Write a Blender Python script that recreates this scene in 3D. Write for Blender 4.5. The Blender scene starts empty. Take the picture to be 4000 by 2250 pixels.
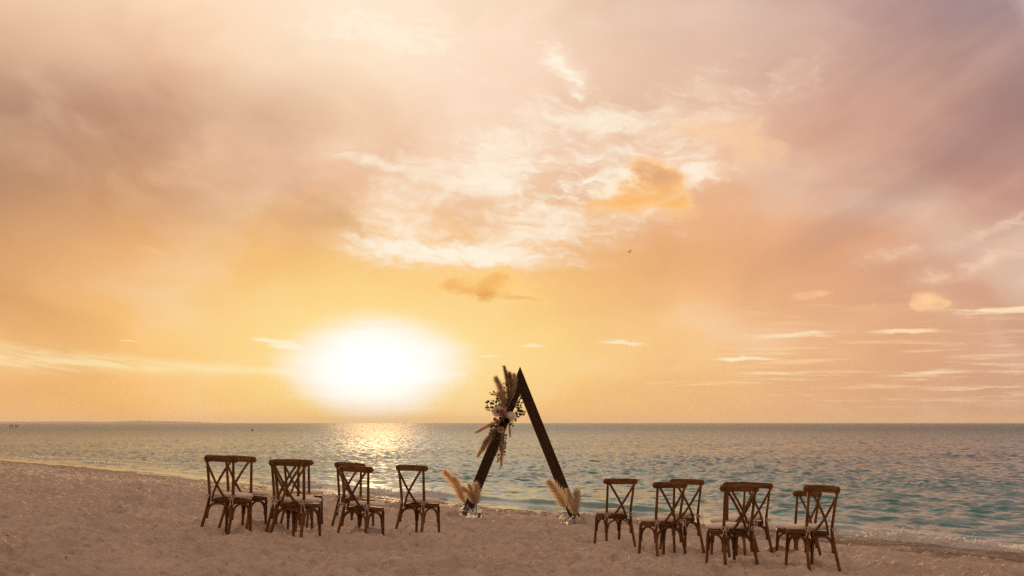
import bpy, bmesh, math, random
import numpy as np
from mathutils import Vector, Matrix, Quaternion

R = math.radians
scene = bpy.context.scene
col = scene.collection

# ------------------------------------------------------------------ camera
FPX, CX, CY, HORIZON = 5556.0, 2000.0, 1125.0, 1650.6     # 50 mm lens, photograph 4000 x 2250
EYE = Vector((0.0, 0.0, 2.4))                              # sea level is z = 0
PITCH = math.atan((HORIZON - CY) / FPX)
cam_data = bpy.data.cameras.new('camera')
cam_data.sensor_width = 36.0
cam_data.lens = 36.0 * FPX / 4000.0
cam_data.clip_start, cam_data.clip_end = 0.1, 120000.0
cam = bpy.data.objects.new('camera', cam_data)
cam.location = EYE
cam.rotation_euler = (math.pi / 2 + PITCH, 0, 0)
col.objects.link(cam)
scene.camera = cam

# ------------------------------------------------------------------ colour management
scene.view_settings.view_transform = 'Standard'
scene.view_settings.look = 'None'
scene.view_settings.exposure = 0.0
scene.view_settings.gamma = 1.0
scene.view_settings.use_curve_mapping = False
scene.cycles.sample_clamp_indirect = 3.0
scene.cycles.sample_clamp_direct = 1.6
scene.cycles.use_denoising = False
scene.cycles.max_bounces = 10
scene.cycles.transparent_max_bounces = 24
scene.cycles.caustics_reflective = False
scene.cycles.caustics_refractive = False

# ------------------------------------------------------------------ sun
SUN_AZ, SUN_EL = R(-5.45), R(2.35)
sun_dir = Vector((math.sin(SUN_AZ) * math.cos(SUN_EL), math.cos(SUN_AZ) * math.cos(SUN_EL), math.sin(SUN_EL)))
sd = bpy.data.lights.new('sun', 'SUN')
sd.energy = 3.6
sd.angle = R(1.5)
sd.color = (1.0, 0.60, 0.26)
sun = bpy.data.objects.new('sun', sd)
sun.rotation_euler = sun_dir.to_track_quat('Z', 'Y').to_euler()
sun.location = (-30, 60, 30)
col.objects.link(sun)

# ------------------------------------------------------------------ node helpers
def lin(r, g, b):
    f = lambda c: (c / 255 / 12.92) if c <= 10.31 else ((c / 255 + 0.055) / 1.055) ** 2.4
    return (f(r), f(g), f(b), 1.0)

class NT:
    """Small expression layer over a node tree; values are sockets or numbers."""
    def __init__(self, tree): self.t, self.n = tree, tree.nodes
    def new(self, kind, **kw):
        nd = self.n.new(kind)
        for k, v in kw.items(): setattr(nd, k, v)
        return nd
    def put(self, sock, v):
        if isinstance(v, bpy.types.NodeSocket): self.t.links.new(v, sock)
        else: sock.default_value = v
    def m(self, op, a, b=0.0, c=None, clamp=False):
        nd = self.new('ShaderNodeMath', operation=op, use_clamp=clamp)
        self.put(nd.inputs[0], a); self.put(nd.inputs[1], b)
        if c is not None: self.put(nd.inputs[2], c)
        return nd.outputs[0]
    def add(self, a, b): return self.m('ADD', a, b)
    def sub(self, a, b): return self.m('SUBTRACT', a, b)
    def mul(self, a, b): return self.m('MULTIPLY', a, b)
    def div(self, a, b): return self.m('DIVIDE', a, b)
    def mad(self, a, b, c): return self.m('MULTIPLY_ADD', a, b, c)
    def mx(self, a, b): return self.m('MAXIMUM', a, b)
    def mn(self, a, b): return self.m('MINIMUM', a, b)
    def exp(self, a): return self.m('EXPONENT', a)
    def sat(self, a): return self.m('ADD', a, 0.0, clamp=True)
    def smooth(self, x, lo, hi, a=0.0, b=1.0):
        nd = self.new('ShaderNodeMapRange', interpolation_type='SMOOTHSTEP')
        self.put(nd.inputs['Value'], x); self.put(nd.inputs['From Min'], lo); self.put(nd.inputs['From Max'], hi)
        self.put(nd.inputs['To Min'], a); self.put(nd.inputs['To Max'], b)
        return nd.outputs[0]
    def ramp1(self, x, lo, hi, a=0.0, b=1.0):
        nd = self.new('ShaderNodeMapRange', interpolation_type='LINEAR', clamp=True)
        self.put(nd.inputs['Value'], x); self.put(nd.inputs['From Min'], lo); self.put(nd.inputs['From Max'], hi)
        self.put(nd.inputs['To Min'], a); self.put(nd.inputs['To Max'], b)
        return nd.outputs[0]
    def vec(self, x, y, z=0.0):
        nd = self.new('ShaderNodeCombineXYZ')
        for i, v in enumerate((x, y, z)): self.put(nd.inputs[i], v)
        return nd.outputs[0]
    def sep(self, v):
        nd = self.new('ShaderNodeSeparateXYZ'); self.put(nd.inputs[0], v); return nd.outputs
    def noise(self, v, scale=1.0, detail=4.0, rough=0.5, dist=0.0, dim='2D', lac=2.0):
        nd = self.new('ShaderNodeTexNoise', noise_dimensions=dim)
        self.put(nd.inputs['Vector'], v)
        nd.inputs['Scale'].default_value = scale; nd.inputs['Detail'].default_value = detail
        nd.inputs['Roughness'].default_value = rough; nd.inputs['Distortion'].default_value = dist
        nd.inputs['Lacunarity'].default_value = lac
        return nd.outputs['Fac']
    def mix(self, f, a, b, blend='MIX'):
        nd = self.new('ShaderNodeMix', data_type='RGBA', blend_type=blend, clamp_factor=True)
        self.put(nd.inputs[0], f); self.put(nd.inputs[6], a); self.put(nd.inputs[7], b)
        return nd.outputs[2]
    def ramp(self, x, stops, lo, hi, mode='EASE'):
        """stops: [(position, colour)], positions between lo and hi."""
        nd = self.new('ShaderNodeValToRGB'); cr = nd.color_ramp; cr.interpolation = mode
        self.put(nd.inputs[0], self.ramp1(x, lo, hi))
        while len(cr.elements) > 1: cr.elements.remove(cr.elements[0])
        for i, (p, c) in enumerate(stops):
            q = (p - lo) / (hi - lo)
            e = cr.elements[0] if i == 0 else cr.elements.new(q)
            e.position = q; e.color = c
        return nd.outputs[0]

# ------------------------------------------------------------------ sky (world)
def build_world():
    w = bpy.data.worlds.new('World'); scene.world = w; w.use_nodes = True
    t = w.node_tree; t.nodes.clear(); N = NT(t)
    tc = N.new('ShaderNodeTexCoord')
    x, y, z = N.sep(tc.outputs['Generated'])
    D = 180 / math.pi
    az = N.mul(N.m('ARCTAN2', x, y), D)                    # degrees right of the viewing direction
    el = N.mul(N.m('ARCSINE', z), D)                       # degrees above the horizon
    P = lambda px, py: ((px - 2000) / 97.0, (1650 - py) / 97.0)   # place in the sky of a cloud
    # slow warp so that no tone runs along a straight line
    wa = N.sub(N.noise(N.vec(N.mul(az, .10), N.mul(el, .16)), 1, 3, .5), .5)
    wb = N.sub(N.noise(N.vec(N.mad(az, .10, 31.0), N.mul(el, .16)), 1, 3, .5), .5)
    azw = N.mad(wa, 4.5, az); elw = N.mad(wb, 2.2, el)
    A = [-180, -60, -21, -13.4, -7, 0, 7, 13.4, 21, 60, 180]
    rows = [
      (0.0,  [(150,118,100),(205,158,116),(240,182,116),(250,188,110),(253,203,112),(252,200,124),(240,184,124),(222,168,127),(200,154,130),(166,132,116),(150,118,100)]),
      (3.0,  [(155,122,105),(205,160,120),(246,190,126),(252,197,122),(255,214,140),(255,212,138),(248,199,138),(234,180,136),(210,160,136),(168,134,118),(155,122,105)]),
      (6.5,  [(158,126,110),(190,145,110),(212,158,111),(238,178,114),(252,200,130),(250,192,125),(243,183,128),(226,170,134),(196,149,133),(168,136,122),(158,126,110)]),
      (9.3,  [(160,129,114),(176,136,110),(182,138,107),(208,156,118),(236,188,152),(246,204,168),(240,187,148),(219,166,136),(188,143,130),(167,138,126),(160,129,114)]),
      (12.0, [(162,132,118),(174,138,114),(180,139,116),(212,170,142),(248,214,182),(245,208,182),(238,196,168),(210,166,146),(172,136,130),(166,138,128),(162,132,118)]),
      (14.6, [(164,135,122),(184,150,126),(222,182,150),(246,208,176),(255,230,200),(252,220,194),(232,196,174),(194,156,146),(156,130,134),(164,138,130),(164,135,122)]),
      (17.0, [(166,138,126),(190,158,134),(250,214,178),(255,220,188),(255,233,205),(255,230,202),(226,191,172),(182,149,148),(144,128,142),(164,140,134),(166,138,126)]),
    ]
    c = None; pe = None
    for e, cs in rows:
        rc = N.ramp(azw, [(a, lin(*q)) for a, q in zip(A, cs)], -180, 180, 'LINEAR')
        c = rc if c is None else N.mix(N.ramp1(elw, pe, e), c, rc)
        pe = e
    # clear air higher up and behind: Nishita twilight with thin veil
    sk = N.new('ShaderNodeTexSky'); sk.sky_type = 'NISHITA'; sk.sun_disc = False
    sk.sun_elevation = SUN_EL; sk.sun_rotation = SUN_AZ
    sk.altitude = 0; sk.air_density = 1.2; sk.dust_density = 3.0; sk.ozone_density = 2.0
    nish = N.mix(1.0, sk.outputs[0], (.10, .10, .10, 1), 'MULTIPLY')
    high = N.mix(.18, lin(208, 178, 155), nish)
    c = N.mix(N.smooth(elw, 17.0, 42.0), c, high)
    fade = N.mul(N.smooth(el, 26.0, 40.0, 1, 0), N.smooth(N.m('ABSOLUTE', az), 60.0, 110.0, 1, 0))

    def G(cx, cy, rx, ry, tilt=0.0, a=az, e=el):           # gaussian spot in the sky, photo units for size
        cx, cy = P(cx, cy); rx /= 97.0; ry /= 97.0
        u = N.sub(a, cx); v = N.sub(e, cy)
        if tilt:
            k = math.tan(R(tilt)); v = N.mad(u, -k, v)
        u = N.mul(u, 1 / rx); v = N.mul(v, 1 / ry)
        return N.exp(N.mul(N.mad(u, u, N.mul(v, v)), -1.0))

    # broad soft veil: light and dark billows
    veil = N.noise(N.vec(N.mad(wb, 1.2, N.mul(az, .115)), N.mad(wa, .8, N.mul(el, .20))), 1, 5, .46, .1)
    veil = N.mul(N.sub(veil, .5), fade)
    c = N.mix(N.mul(N.sat(N.mul(veil, 1.3)), N.smooth(N.mad(el, -.8, az), -26, -16)), c, lin(255, 238, 214))
    c = N.mix(N.sat(N.mul(veil, -2.0)), c, N.mix(1.0, c, lin(228, 210, 198), 'MULTIPLY'))
    # fibrous texture inside the grey bank on the left
    fib = N.noise(N.vec(N.mad(wa, 1.2, N.mad(az, .30, N.mul(el, .10))), N.mad(el, .42, N.mul(az, .10))), 1, 7, .52, .15)
    bank = N.mx(G(650, 620, 850, 260, -9), N.mul(G(1250, 760, 420, 160, -8), 1.0))
    fd = N.mul(N.mul(N.sub(fib, .5), bank), fade)
    c = N.mix(N.sat(N.mul(fd, 1.7)), c, lin(248, 205, 165))
    c = N.mix(N.sat(N.mul(fd, -1.7)), c, lin(176, 128, 98))
    # lilac shade on the right, long soft slanting rays
    ray = N.noise(N.vec(N.mad(el, .33, N.mul(az, -.17)), N.mad(el, .05, N.mul(az, .07))), 1, 4, .5)
    rm = N.mul(N.mul(N.sub(ray, .5), N.smooth(az, 6, 16)), N.mul(N.smooth(el, 4, 8), fade))
    c = N.mix(N.sat(N.mul(rm, 1.1)), c, lin(236, 190, 165))
    c = N.mix(N.sat(N.mul(rm, -1.4)), c, lin(150, 120, 125))

    # sun glare seen through thin cloud
    gx, gy = P(1472, 1447)
    du = N.mul(N.sub(az, gx), 1 / 2.95); dv = N.mul(N.sub(el, gy), 1 / 1.66)
    du = N.mul(du, N.smooth(el, gy - 1.9, gy + .3, 1.30, 1.0))
    dn = N.noise(N.vec(N.mul(az, .30), N.mul(el, .7)), 1, 3, .5)
    d = N.m('SQRT', N.mad(du, du, N.mul(dv, dv)))
    ds = N.noise(N.vec(N.mul(az, .22), N.mul(el, 2.4)), 1, 5, .55)
    d = N.add(N.mad(N.sub(dn, .5), .30, d), N.mul(N.sub(ds, .5), .32))
    halo = N.exp(N.mul(N.mul(d, d), -.16))
    low = N.smooth(el, -.3, 1.5, .35, 1.0)
    c = N.mix(N.mul(N.mul(halo, .72), low), c, lin(255, 220, 136))
    halo2 = N.exp(N.mul(N.mul(d, d), -.42))
    glare = N.smooth(d, 1.60, .62)
    core = N.m('POWER', N.smooth(d, 1.15, .10), 2.0)

    # ragged coordinates for cloud outlines
    r1 = N.sub(N.noise(N.vec(N.mad(az, .55, 40.0), N.mul(el, .85)), 1, 6, .60), .5)
    r2 = N.sub(N.noise(N.vec(N.mad(az, .55, 70.0), N.mad(el, .85, 5.0)), 1, 6, .60), .5)
    ar = N.mad(r1, 2.7, az); er = N.mad(r2, 1.5, el); ars = N.mad(r1, 1.3, az); ers = N.mad(r2, .55, el)
    # bright broken cirrocumulus
    ca = N.mad(r1, 1.4, N.mad(wa, 1.0, az)); ce = N.mad(r2, .9, N.mad(wb, .8, el))
    fine = N.noise(N.vec(N.mul(ca, 1.25), N.mad(ce, 3.3, N.mul(ca, .30))), 1, 7, .60, .05)
    lump = N.noise(N.vec(N.mad(ca, .26, 9.0), N.mad(ce, .62, N.mul(ca, .05))), 1, 5, .55, .3)
    cn = N.mad(lump, .85, N.mul(fine, 1.15))
    spots = [(1760,985,330,50,-3,1.75),(1600,880,190,90,-12,.85),(2080,900,260,60,8,.9),(1950,700,380,70,-4,1.05),(2330,720,330,95,6,1.15),
             (1520,652,190,26,-5,1.1),(2680,690,190,50,10,1.2),(1960,560,230,70,8,1.0),(2350,470,380,95,2,.95),(2230,310,120,80,-45,1.1),
             (2650,480,330,80,10,.65),(1480,150,330,95,-10,.85),(1780,260,260,60,-12,.4),(2950,330,330,110,4,.45),(2050,1040,330,26,0,.45),
             (2150,830,480,120,0,.8),(2500,600,420,120,5,.75),(1900,640,520,90,0,.75),(1650,780,330,110,-5,.5),(2800,380,300,90,8,.5),
             (3780,960,190,26,18,.6),(3760,1060,220,34,14,.85),(3950,900,160,24,20,.7),(3480,1010,150,40,12,.4)]
    mask = None
    for sx, sy, rx, ry, ti, am in spots:
        g = N.mul(G(sx, sy, rx, ry, ti, ca, ce), am)
        mask = g if mask is None else N.mx(mask, g)
    cc = N.smooth(N.mad(mask, .46, cn), 1.08, 1.68)
    cc = N.mul(cc, N.smooth(mask, .02, .30))
    soft = N.mul(N.sat(N.mul(mask, 1.2)), N.smooth(lump, .30, .62, .12, .72))
    c = N.mix(soft, c, N.mix(N.smooth(az, 3, 16), lin(255, 232, 204), lin(244, 204, 176)))
    bright = N.mix(N.smooth(az, 2, 16), lin(255, 246, 226), lin(253, 220, 190))
    lev = N.mx(N.mx(G(1760,985,380,60,-3), G(2300,700,420,110,4)), N.mx(G(2700,690,200,60,10), G(2230,310,130,90,-45)))
    c = N.mix(N.mul(cc, N.mad(lev, .42, .55)), c, bright)

    # low golden puffs
    pn = N.noise(N.vec(N.mad(az, .55, 4.0), N.mul(el, .80)), 1, 7, .58, .1)
    pl = N.noise(N.vec(N.mad(az, .42, 14.0), N.mul(el, .75)), 1, 4, .5, .1)
    def puff(c, spots, ey, half, top, bottom, edge, amt=1.0, soft=.34, rag=1.05, small=False):
        g = None
        for sx, sy, rx, ry, ti, am in spots:
            k = N.mul(G(sx, sy, rx, ry, ti, ars if small else ar, ers if small else er), am); g = k if g is None else N.mx(g, k)
        f = N.mad(N.sub(pn, .5), rag * .6, g)
        k = N.smooth(f, .22, .30 + soft)
        e0 = (1650 - ey) / 97.0; h = half / 97.0
        body = N.mix(N.smooth(N.mad(N.sub(pl, .5), 2.2, el), e0 - h, e0 + h), bottom, top)
        body = N.mix(N.smooth(f, .40 + soft * .35, .80 + soft), edge, body)
        return N.mix(N.mul(k, amt), c, body)
    c = puff(c, [(2760,525,170,65,-10,1.0),(2890,560,160,95,-20,1.15),(3040,615,110,55,-25,.9)], 570, 90, lin(255,212,160), lin(253,200,142), lin(250,206,162), .62, .85, .8)
    c = puff(c, [(2560,705,115,85,-10,1.5),(2460,785,195,58,6,1.4),(2640,808,125,58,0,1.25)], 740, 60, lin(222,158,104), lin(253,184,98), lin(253,202,140), .88, .66, .95)
    c = puff(c, [(1800,1132,150,50,4,1.25),(1910,1115,150,66,0,1.35),(2020,1150,130,40,-6,1.0),(1690,1160,130,30,0,.8)], 1150, 40, lin(246,180,100), lin(226,150,70), lin(255,210,132), .95, .65, .85)
    c = puff(c, [(3590,1194,60,32,0,1.2),(3632,1206,48,22,0,.95),(3552,1210,40,17,0,.85)], 1205, 26, lin(255,208,156), lin(240,182,134), lin(250,198,148), .95, .40, .8, True)
    c = puff(c, [(3150,1165,80,17,3,1.1),(3200,1157,48,17,0,1.0)], 1165, 14, lin(255,208,154), lin(246,190,138), lin(244,190,140), .75, .5, .8, True)
    c = puff(c, [(620,1005,60,15,-14,1.0)], 1005, 14, lin(255,210,146), lin(250,196,128), lin(246,190,120), .6, .5, .8, True)

    # thin level streaks
    st = N.noise(N.vec(N.mad(az, .24, 3.0), N.mad(el, 4.6, N.mul(az, .03))), 1, 8, .64, .1)
    sp2 = [(2880,1401,150,15,0,1.2),(2430,1341,130,15,-1,1.0),(2105,1354,90,12,0,.9),(3880,1241,230,20,2,1.25),(3500,1306,190,15,3,.95),
           (3120,1318,190,14,0,.95),(3330,1262,330,12,1,.45),(3560,1470,170,20,3,.85),(3900,1440,220,18,0,.85),(3850,1366,110,13,-2,.8),
           (3150,1468,300,10,0,.7),(2700,1506,430,18,0,.5),(3800,1526,260,10,0,.6),(2950,1530,420,18,0,.45),(3300,1585,420,16,0,.35),
           (1110,1348,120,18,-6,1.3),(1180,1458,160,14,2,1.2),(545,1345,60,8,-4,.6),(1905,1398,80,10,2,.9),(1760,1465,120,14,0,.9)]
    sm = None
    for sx, sy, rx, ry, ti, am in sp2:
        g = N.mul(G(sx, sy, rx, ry, ti, ars, ers), am)
        sm = g if sm is None else N.mx(sm, g)
    sk_ = N.mul(N.smooth(N.mad(sm, .55, st), .74, 1.20), N.smooth(sm, .03, .45))
    c = N.mix(N.mul(sk_, .95), c, N.mix(N.smooth(az, 2, 18), lin(255, 248, 215), lin(255, 228, 186)))
    gen = N.mul(N.mul(N.smooth(st, .50, .70), N.mul(N.smooth(el, .3, 1.2), N.smooth(el, 3.0, 5.5, 1, 0))), N.mul(N.smooth(az, 4, 12), fade))
    c = N.mix(N.mul(gen, .55), c, lin(255, 218, 168))
    # the long cirrus sweeping from the left into the sun
    ua = N.ramp1(az, -24.0, -7.0)
    cen = N.mad(N.m('POWER', N.sub(1.0, ua), 1.8), .80, 2.02)
    thick = N.mad(N.m('POWER', N.sub(1.0, ua), 1.6), .72, .10)
    q = N.div(N.sub(el, cen), thick)
    fb = N.noise(N.vec(N.mul(az, .35), N.mad(el, 4.2, N.mul(az, .55))), 1, 6, .6, .3)
    band = N.mul(N.exp(N.mul(N.mul(q, q), -1.0)), N.mul(N.smooth(az, -5.0, -8.0), N.smooth(az, -40.0, -28.0)))
    band = N.mul(band, N.mix(N.smooth(az, -10, -17), (1, 1, 1, 1), N.smooth(fb, .34, .62, .25, 1.0)))
    c = N.mix(N.mul(band, .78), c, lin(255, 234, 178))

    # sun glare on top: hotter than white in its core
    c = N.mix(N.mul(N.mul(halo2, .85), low), c, lin(255, 232, 160))
    c = N.mix(N.mul(glare, .98), c, (1.05, 1.02, .96, 1))
    hot = N.mix(core, (0, 0, 0, 1), (SUNCORE * 1.0, SUNCORE * .86, SUNCORE * .55, 1))
    c = N.mix(1.0, c, hot, 'ADD')
    below = N.smooth(el, -1.5, -.2)
    c = N.mix(below, lin(150, 125, 110), c)
    bg = N.new('ShaderNodeBackground'); N.put(bg.inputs['Color'], c); bg.inputs['Strength'].default_value = 1.0
    out = N.new('ShaderNodeOutputWorld'); t.links.new(bg.outputs[0], out.inputs['Surface'])
    w.cycles.sampling_method = 'MANUAL'; w.cycles.sample_map_resolution = 1024
SUNCORE = 0.35
build_world()

# ------------------------------------------------------------------ mesh helpers
def P3(px, py, Y):
    """World point at depth Y that the 4000 x 2250 photograph shows at (px, py)."""
    c, s = math.cos(PITCH), math.sin(PITCH)
    a, b = (px - CX) / FPX, (CY - py) / FPX
    d = Vector((a, c - b * s, s + b * c))
    return EYE + d * (Y / d.y)

def tag(o, label=None, cat=None, group=None, kind=None):
    if label: o['label'] = label
    if cat: o['category'] = cat
    if group: o['group'] = group
    if kind: o['kind'] = kind
    return o

def empty(name, loc=(0, 0, 0), rot=None):
    o = bpy.data.objects.new(name, None); o.location = loc
    o.empty_display_size = .1
    if rot is not None: o.rotation_euler = rot
    col.objects.link(o); return o

class MB:
    """Collects geometry, then links it as one mesh object."""
    def __init__(self): self.v, self.f = [], []
    def raw(self, v, f):
        k = len(self.v); self.v += [tuple(p) for p in v]; self.f += [tuple(i + k for i in q) for q in f]
    def sweep(self, path, prof, up=(0, 0, 1), scale=None, caps=True, twist=None):
        """prof: closed 2D outline (side, up); path: points; frame kept by the up hint."""
        path = [Vector(p) for p in path]; n = len(path); m = len(prof); vs = []
        up = Vector(up)
        for i, p in enumerate(path):
            t = (path[min(i + 1, n - 1)] - path[max(i - 1, 0)]).normalized()
            s = t.cross(up)
            if s.length < 1e-4: s = t.cross(Vector((0, 1, .01)))
            s.normalize(); u = s.cross(t)
            k = scale[i] if scale else 1.0
            for a, b in prof: vs.append(p + s * (a * k) + u * (b * k))
        fs = [(i * m + j, i * m + (j + 1) % m, (i + 1) * m + (j + 1) % m, (i + 1) * m + j) for i in range(n - 1) for j in range(m)]
        if caps: fs += [tuple(range(m - 1, -1, -1)), tuple((n - 1) * m + j for j in range(m))]
        self.raw(vs, fs)
    def ball(self, c, r, seg=8, rings=5, squash=(1, 1, 1), rnd=0.0, rng=random):
        c = Vector(c); vs = [c + Vector((0, 0, r * squash[2]))]
        for i in range(1, rings):
            th = math.pi * i / rings
            for j in range(seg):
                ph = 2 * math.pi * (j + .5 * (i % 2)) / seg; k = r * (1 + rnd * (rng.random() - .5))
                vs.append(c + Vector((k * squash[0] * math.sin(th) * math.cos(ph), k * squash[1] * math.sin(th) * math.sin(ph), k * squash[2] * math.cos(th))))
        vs.append(c - Vector((0, 0, r * squash[2])))
        fs = [(0, 1 + j, 1 + (j + 1) % seg) for j in range(seg)]
        for i in range(rings - 2):
            a = 1 + i * seg; b = a + seg
            fs += [(a + j, b + j, b + (j + 1) % seg, a + (j + 1) % seg) for j in range(seg)]
        a = 1 + (rings - 2) * seg
        fs += [(len(vs) - 1, a + (j + 1) % seg, a + j) for j in range(seg)]
        self.raw(vs, fs)
    def lathe(self, prof, seg=32, close=False):
        n = len(prof); vs = []
        for r, z in prof:
            for j in range(seg):
                a = 2 * math.pi * j / seg; vs.append((r * math.cos(a), r * math.sin(a), z))
        fs = [(i * seg + j, i * seg + (j + 1) % seg, (i + 1) * seg + (j + 1) % seg, (i + 1) * seg + j) for i in range(n - 1) for j in range(seg)]
        if close: fs += [((n - 1) * seg + j, (n - 1) * seg + (j + 1) % seg, (j + 1) % seg, j) for j in range(seg)]
        self.raw(vs, fs)
    def build(self, name, mat, parent=None, smooth=True, loc=None):
        me = bpy.data.meshes.new(name); me.from_pydata(self.v, [], self.f); me.update()
        return link_mesh(name, me, mat, parent, smooth, loc)

def link_mesh(name, me, mat, parent=None, smooth=True, loc=None):
    if mat is not None: me.materials.append(mat)
    if smooth: me.polygons.foreach_set('use_smooth', [True] * len(me.polygons))
    o = bpy.data.objects.new(name, me); col.objects.link(o)
    if parent is not None: o.parent = parent
    if loc is not None: o.location = loc
    return o

def autosmooth(o, deg=40):
    me = o.data; bm = bmesh.new(); bm.from_mesh(me)
    for e in bm.edges:
        if len(e.link_faces) == 2 and e.calc_face_angle(0) > R(deg): e.smooth = False
    bmesh.ops.recalc_face_normals(bm, faces=bm.faces)
    bm.to_mesh(me); bm.free(); return o

def rect(w, h, b=.0):
    """Outline of a w x h bar with chamfered corners b."""
    x, y = w / 2, h / 2
    if not b: return [(-x, -y), (x, -y), (x, y), (-x, y)]
    return [(-x + b, -y), (x - b, -y), (x, -y + b), (x, y - b), (x - b, y), (-x + b, y), (-x, y - b), (-x, -y + b)]
def oval(w, h, n=10): return [(w / 2 * math.cos(2 * math.pi * i / n), h / 2 * math.sin(2 * math.pi * i / n)) for i in range(n)]
def spline(pts, n):
    """Catmull-Rom through pts, n points."""
    pts = [Vector(p) for p in pts]; q = [pts[0] * 2 - pts[1]] + pts + [pts[-1] * 2 - pts[-2]]; out = []
    for i in range(n):
        u = i / (n - 1) * (len(pts) - 1); k = min(int(u), len(pts) - 2); t = u - k
        a, b, c, d = q[k:k + 4]
        out.append(.5 * (2 * b + (c - a) * t + (2 * a - 5 * b + 4 * c - d) * t * t + (3 * b - a - 3 * c + d) * t ** 3))
    return out

# numpy gradient noise
def _h(ix, iy, seed):
    n = (ix.astype(np.int64) * 374761393 + iy.astype(np.int64) * 668265263 + seed * 1442695041) & 0xFFFFFFFF
    n = ((n ^ (n >> 13)) * 1274126177) & 0xFFFFFFFF
    return (n ^ (n >> 16)) & 0xFFFFFFFF
def perlin(x, y, seed=0):
    ix, iy = np.floor(x), np.floor(y); fx, fy = x - ix, y - iy
    u = fx * fx * fx * (fx * (fx * 6 - 15) + 10); v = fy * fy * fy * (fy * (fy * 6 - 15) + 10)
    def g(dx, dy):
        a = _h(ix + dx, iy + dy, seed) * (2 * math.pi / 4294967296.0)
        return np.cos(a) * (fx - dx) + np.sin(a) * (fy - dy)
    a, b, c, d = g(0, 0), g(1, 0), g(0, 1), g(1, 1)
    return ((a + (b - a) * u) * (1 - v) + (c + (d - c) * u) * v) * 1.5
def fbm(x, y, seed=0, oct=4, gain=.5):
    r, a = 0, 1.0
    for i in range(oct): r = r + a * perlin(x * 2 ** i + i * 17.3, y * 2 ** i - i * 9.1, seed + i); a *= gain
    return r
def dents(x, y, seed, depth=1.0, stretch=1.9):
    """One oval print with a raised rim in each unit cell (jittered, turned at random)."""
    ix, iy = np.floor(x), np.floor(y); out = np.zeros_like(x)
    for dx in (-1, 0, 1):
        for dy in (-1, 0, 1):
            cx, cy = ix + dx, iy + dy
            h1 = _h(cx, cy, seed) / 4294967296.0; h2 = _h(cx, cy, seed + 7) / 4294967296.0
            h3 = _h(cx, cy, seed + 13) / 4294967296.0; h4 = _h(cx, cy, seed + 29) / 4294967296.0
            px, py = x - cx - h1, y - cy - h2; a = h3 * math.pi * 2
            u = px * np.cos(a) + py * np.sin(a); v = (-px * np.sin(a) + py * np.cos(a)) * stretch
            d = np.sqrt(u * u + v * v) / (.34 + .2 * h4)
            out += np.where(d < 2.2, -(1 - np.clip(d, 0, 1) ** 2) ** 1.5 * (d < 1) + .42 * np.exp(-((d - 1.15) / .28) ** 2), 0) * (.35 + .65 * h4)
    return out * depth

# ------------------------------------------------------------------ the lie of the beach
NS, TS = (0.834, 0.552), (-0.552, 0.834)                   # seaward normal and direction of the shore
_sp = np.array([-60, -5, 0, 3, 6.5, 9, 11.5, 13.2, 16.5, 19.5, 22.3, 24.5, 28, 40, 80])
_sh = np.array([1.25, 1.12, 1.13, 1.17, 1.28, 1.45, 1.62, 1.74, 2.04, 2.22, 2.40, 2.62, 2.95, 4.2, 8.0])
_tp = np.array([-40, 10, 16.7, 21.7, 33, 45, 59, 75, 94, 130, 220])
_ts = np.array([22.4, 22.4, 22.4, 22.7, 22.0, 21.9, 22.4, 23.3, 23.1, 21.5, 16.0])
CHAIRS = [  # x, y, height below the eye, yaw, lean about x, lean about y
    ('A1', -3.287, 16.797, -1.283, -.524, -.015, .035), ('A2', -3.325, 18.059, -1.318, -.490, -.025, .041),
    ('B1', -2.417, 16.385, -1.318, -.468, -.034, .013), ('B2', -2.727, 17.964, -1.365, -.454, -.022, .027),
    ('B3', -2.839, 19.750, -1.396, -.443, .007, .010), ('C1', -1.805, 17.575, -1.429, -.539, -.022, .035),
    ('C2', -2.142, 19.803, -1.447, -.508, -.014, .040), ('D', -1.172, 18.608, -1.443, -.588, -.008, .014),
    ('E', 1.353, 19.602, -1.643, .392, .011, .029), ('F1', 1.785, 17.616, -1.610, .530, .002, .021),
    ('F2', 2.172, 18.839, -1.638, .394, -.056, .022), ('G1', 2.387, 15.988, -1.578, .444, -.009, .020),
    ('G2', 2.647, 17.456, -1.617, .459, -.039, .004), ('G3', 3.042, 18.756, -1.676, .456, -.042, .030),
    ('H1', 3.244, 15.864, -1.585, .503, -.050, .044), ('H2', 3.627, 18.544, -1.765, .613, -.024, .025)]
ARCH_Y = 28.0
VASES = [  # photo x, y of the belly, radius in the photo, depth
    (1818, 2003, 25.0, 27.25), (1861, 2010, 25.5, 27.05), (2206, 2036, 25.0, 26.45), (2246, 2045, 27.0, 26.2)]
ARCH_L, ARCH_R = P3(1806, 2015, ARCH_Y), P3(2256, 2030, ARCH_Y)

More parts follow.
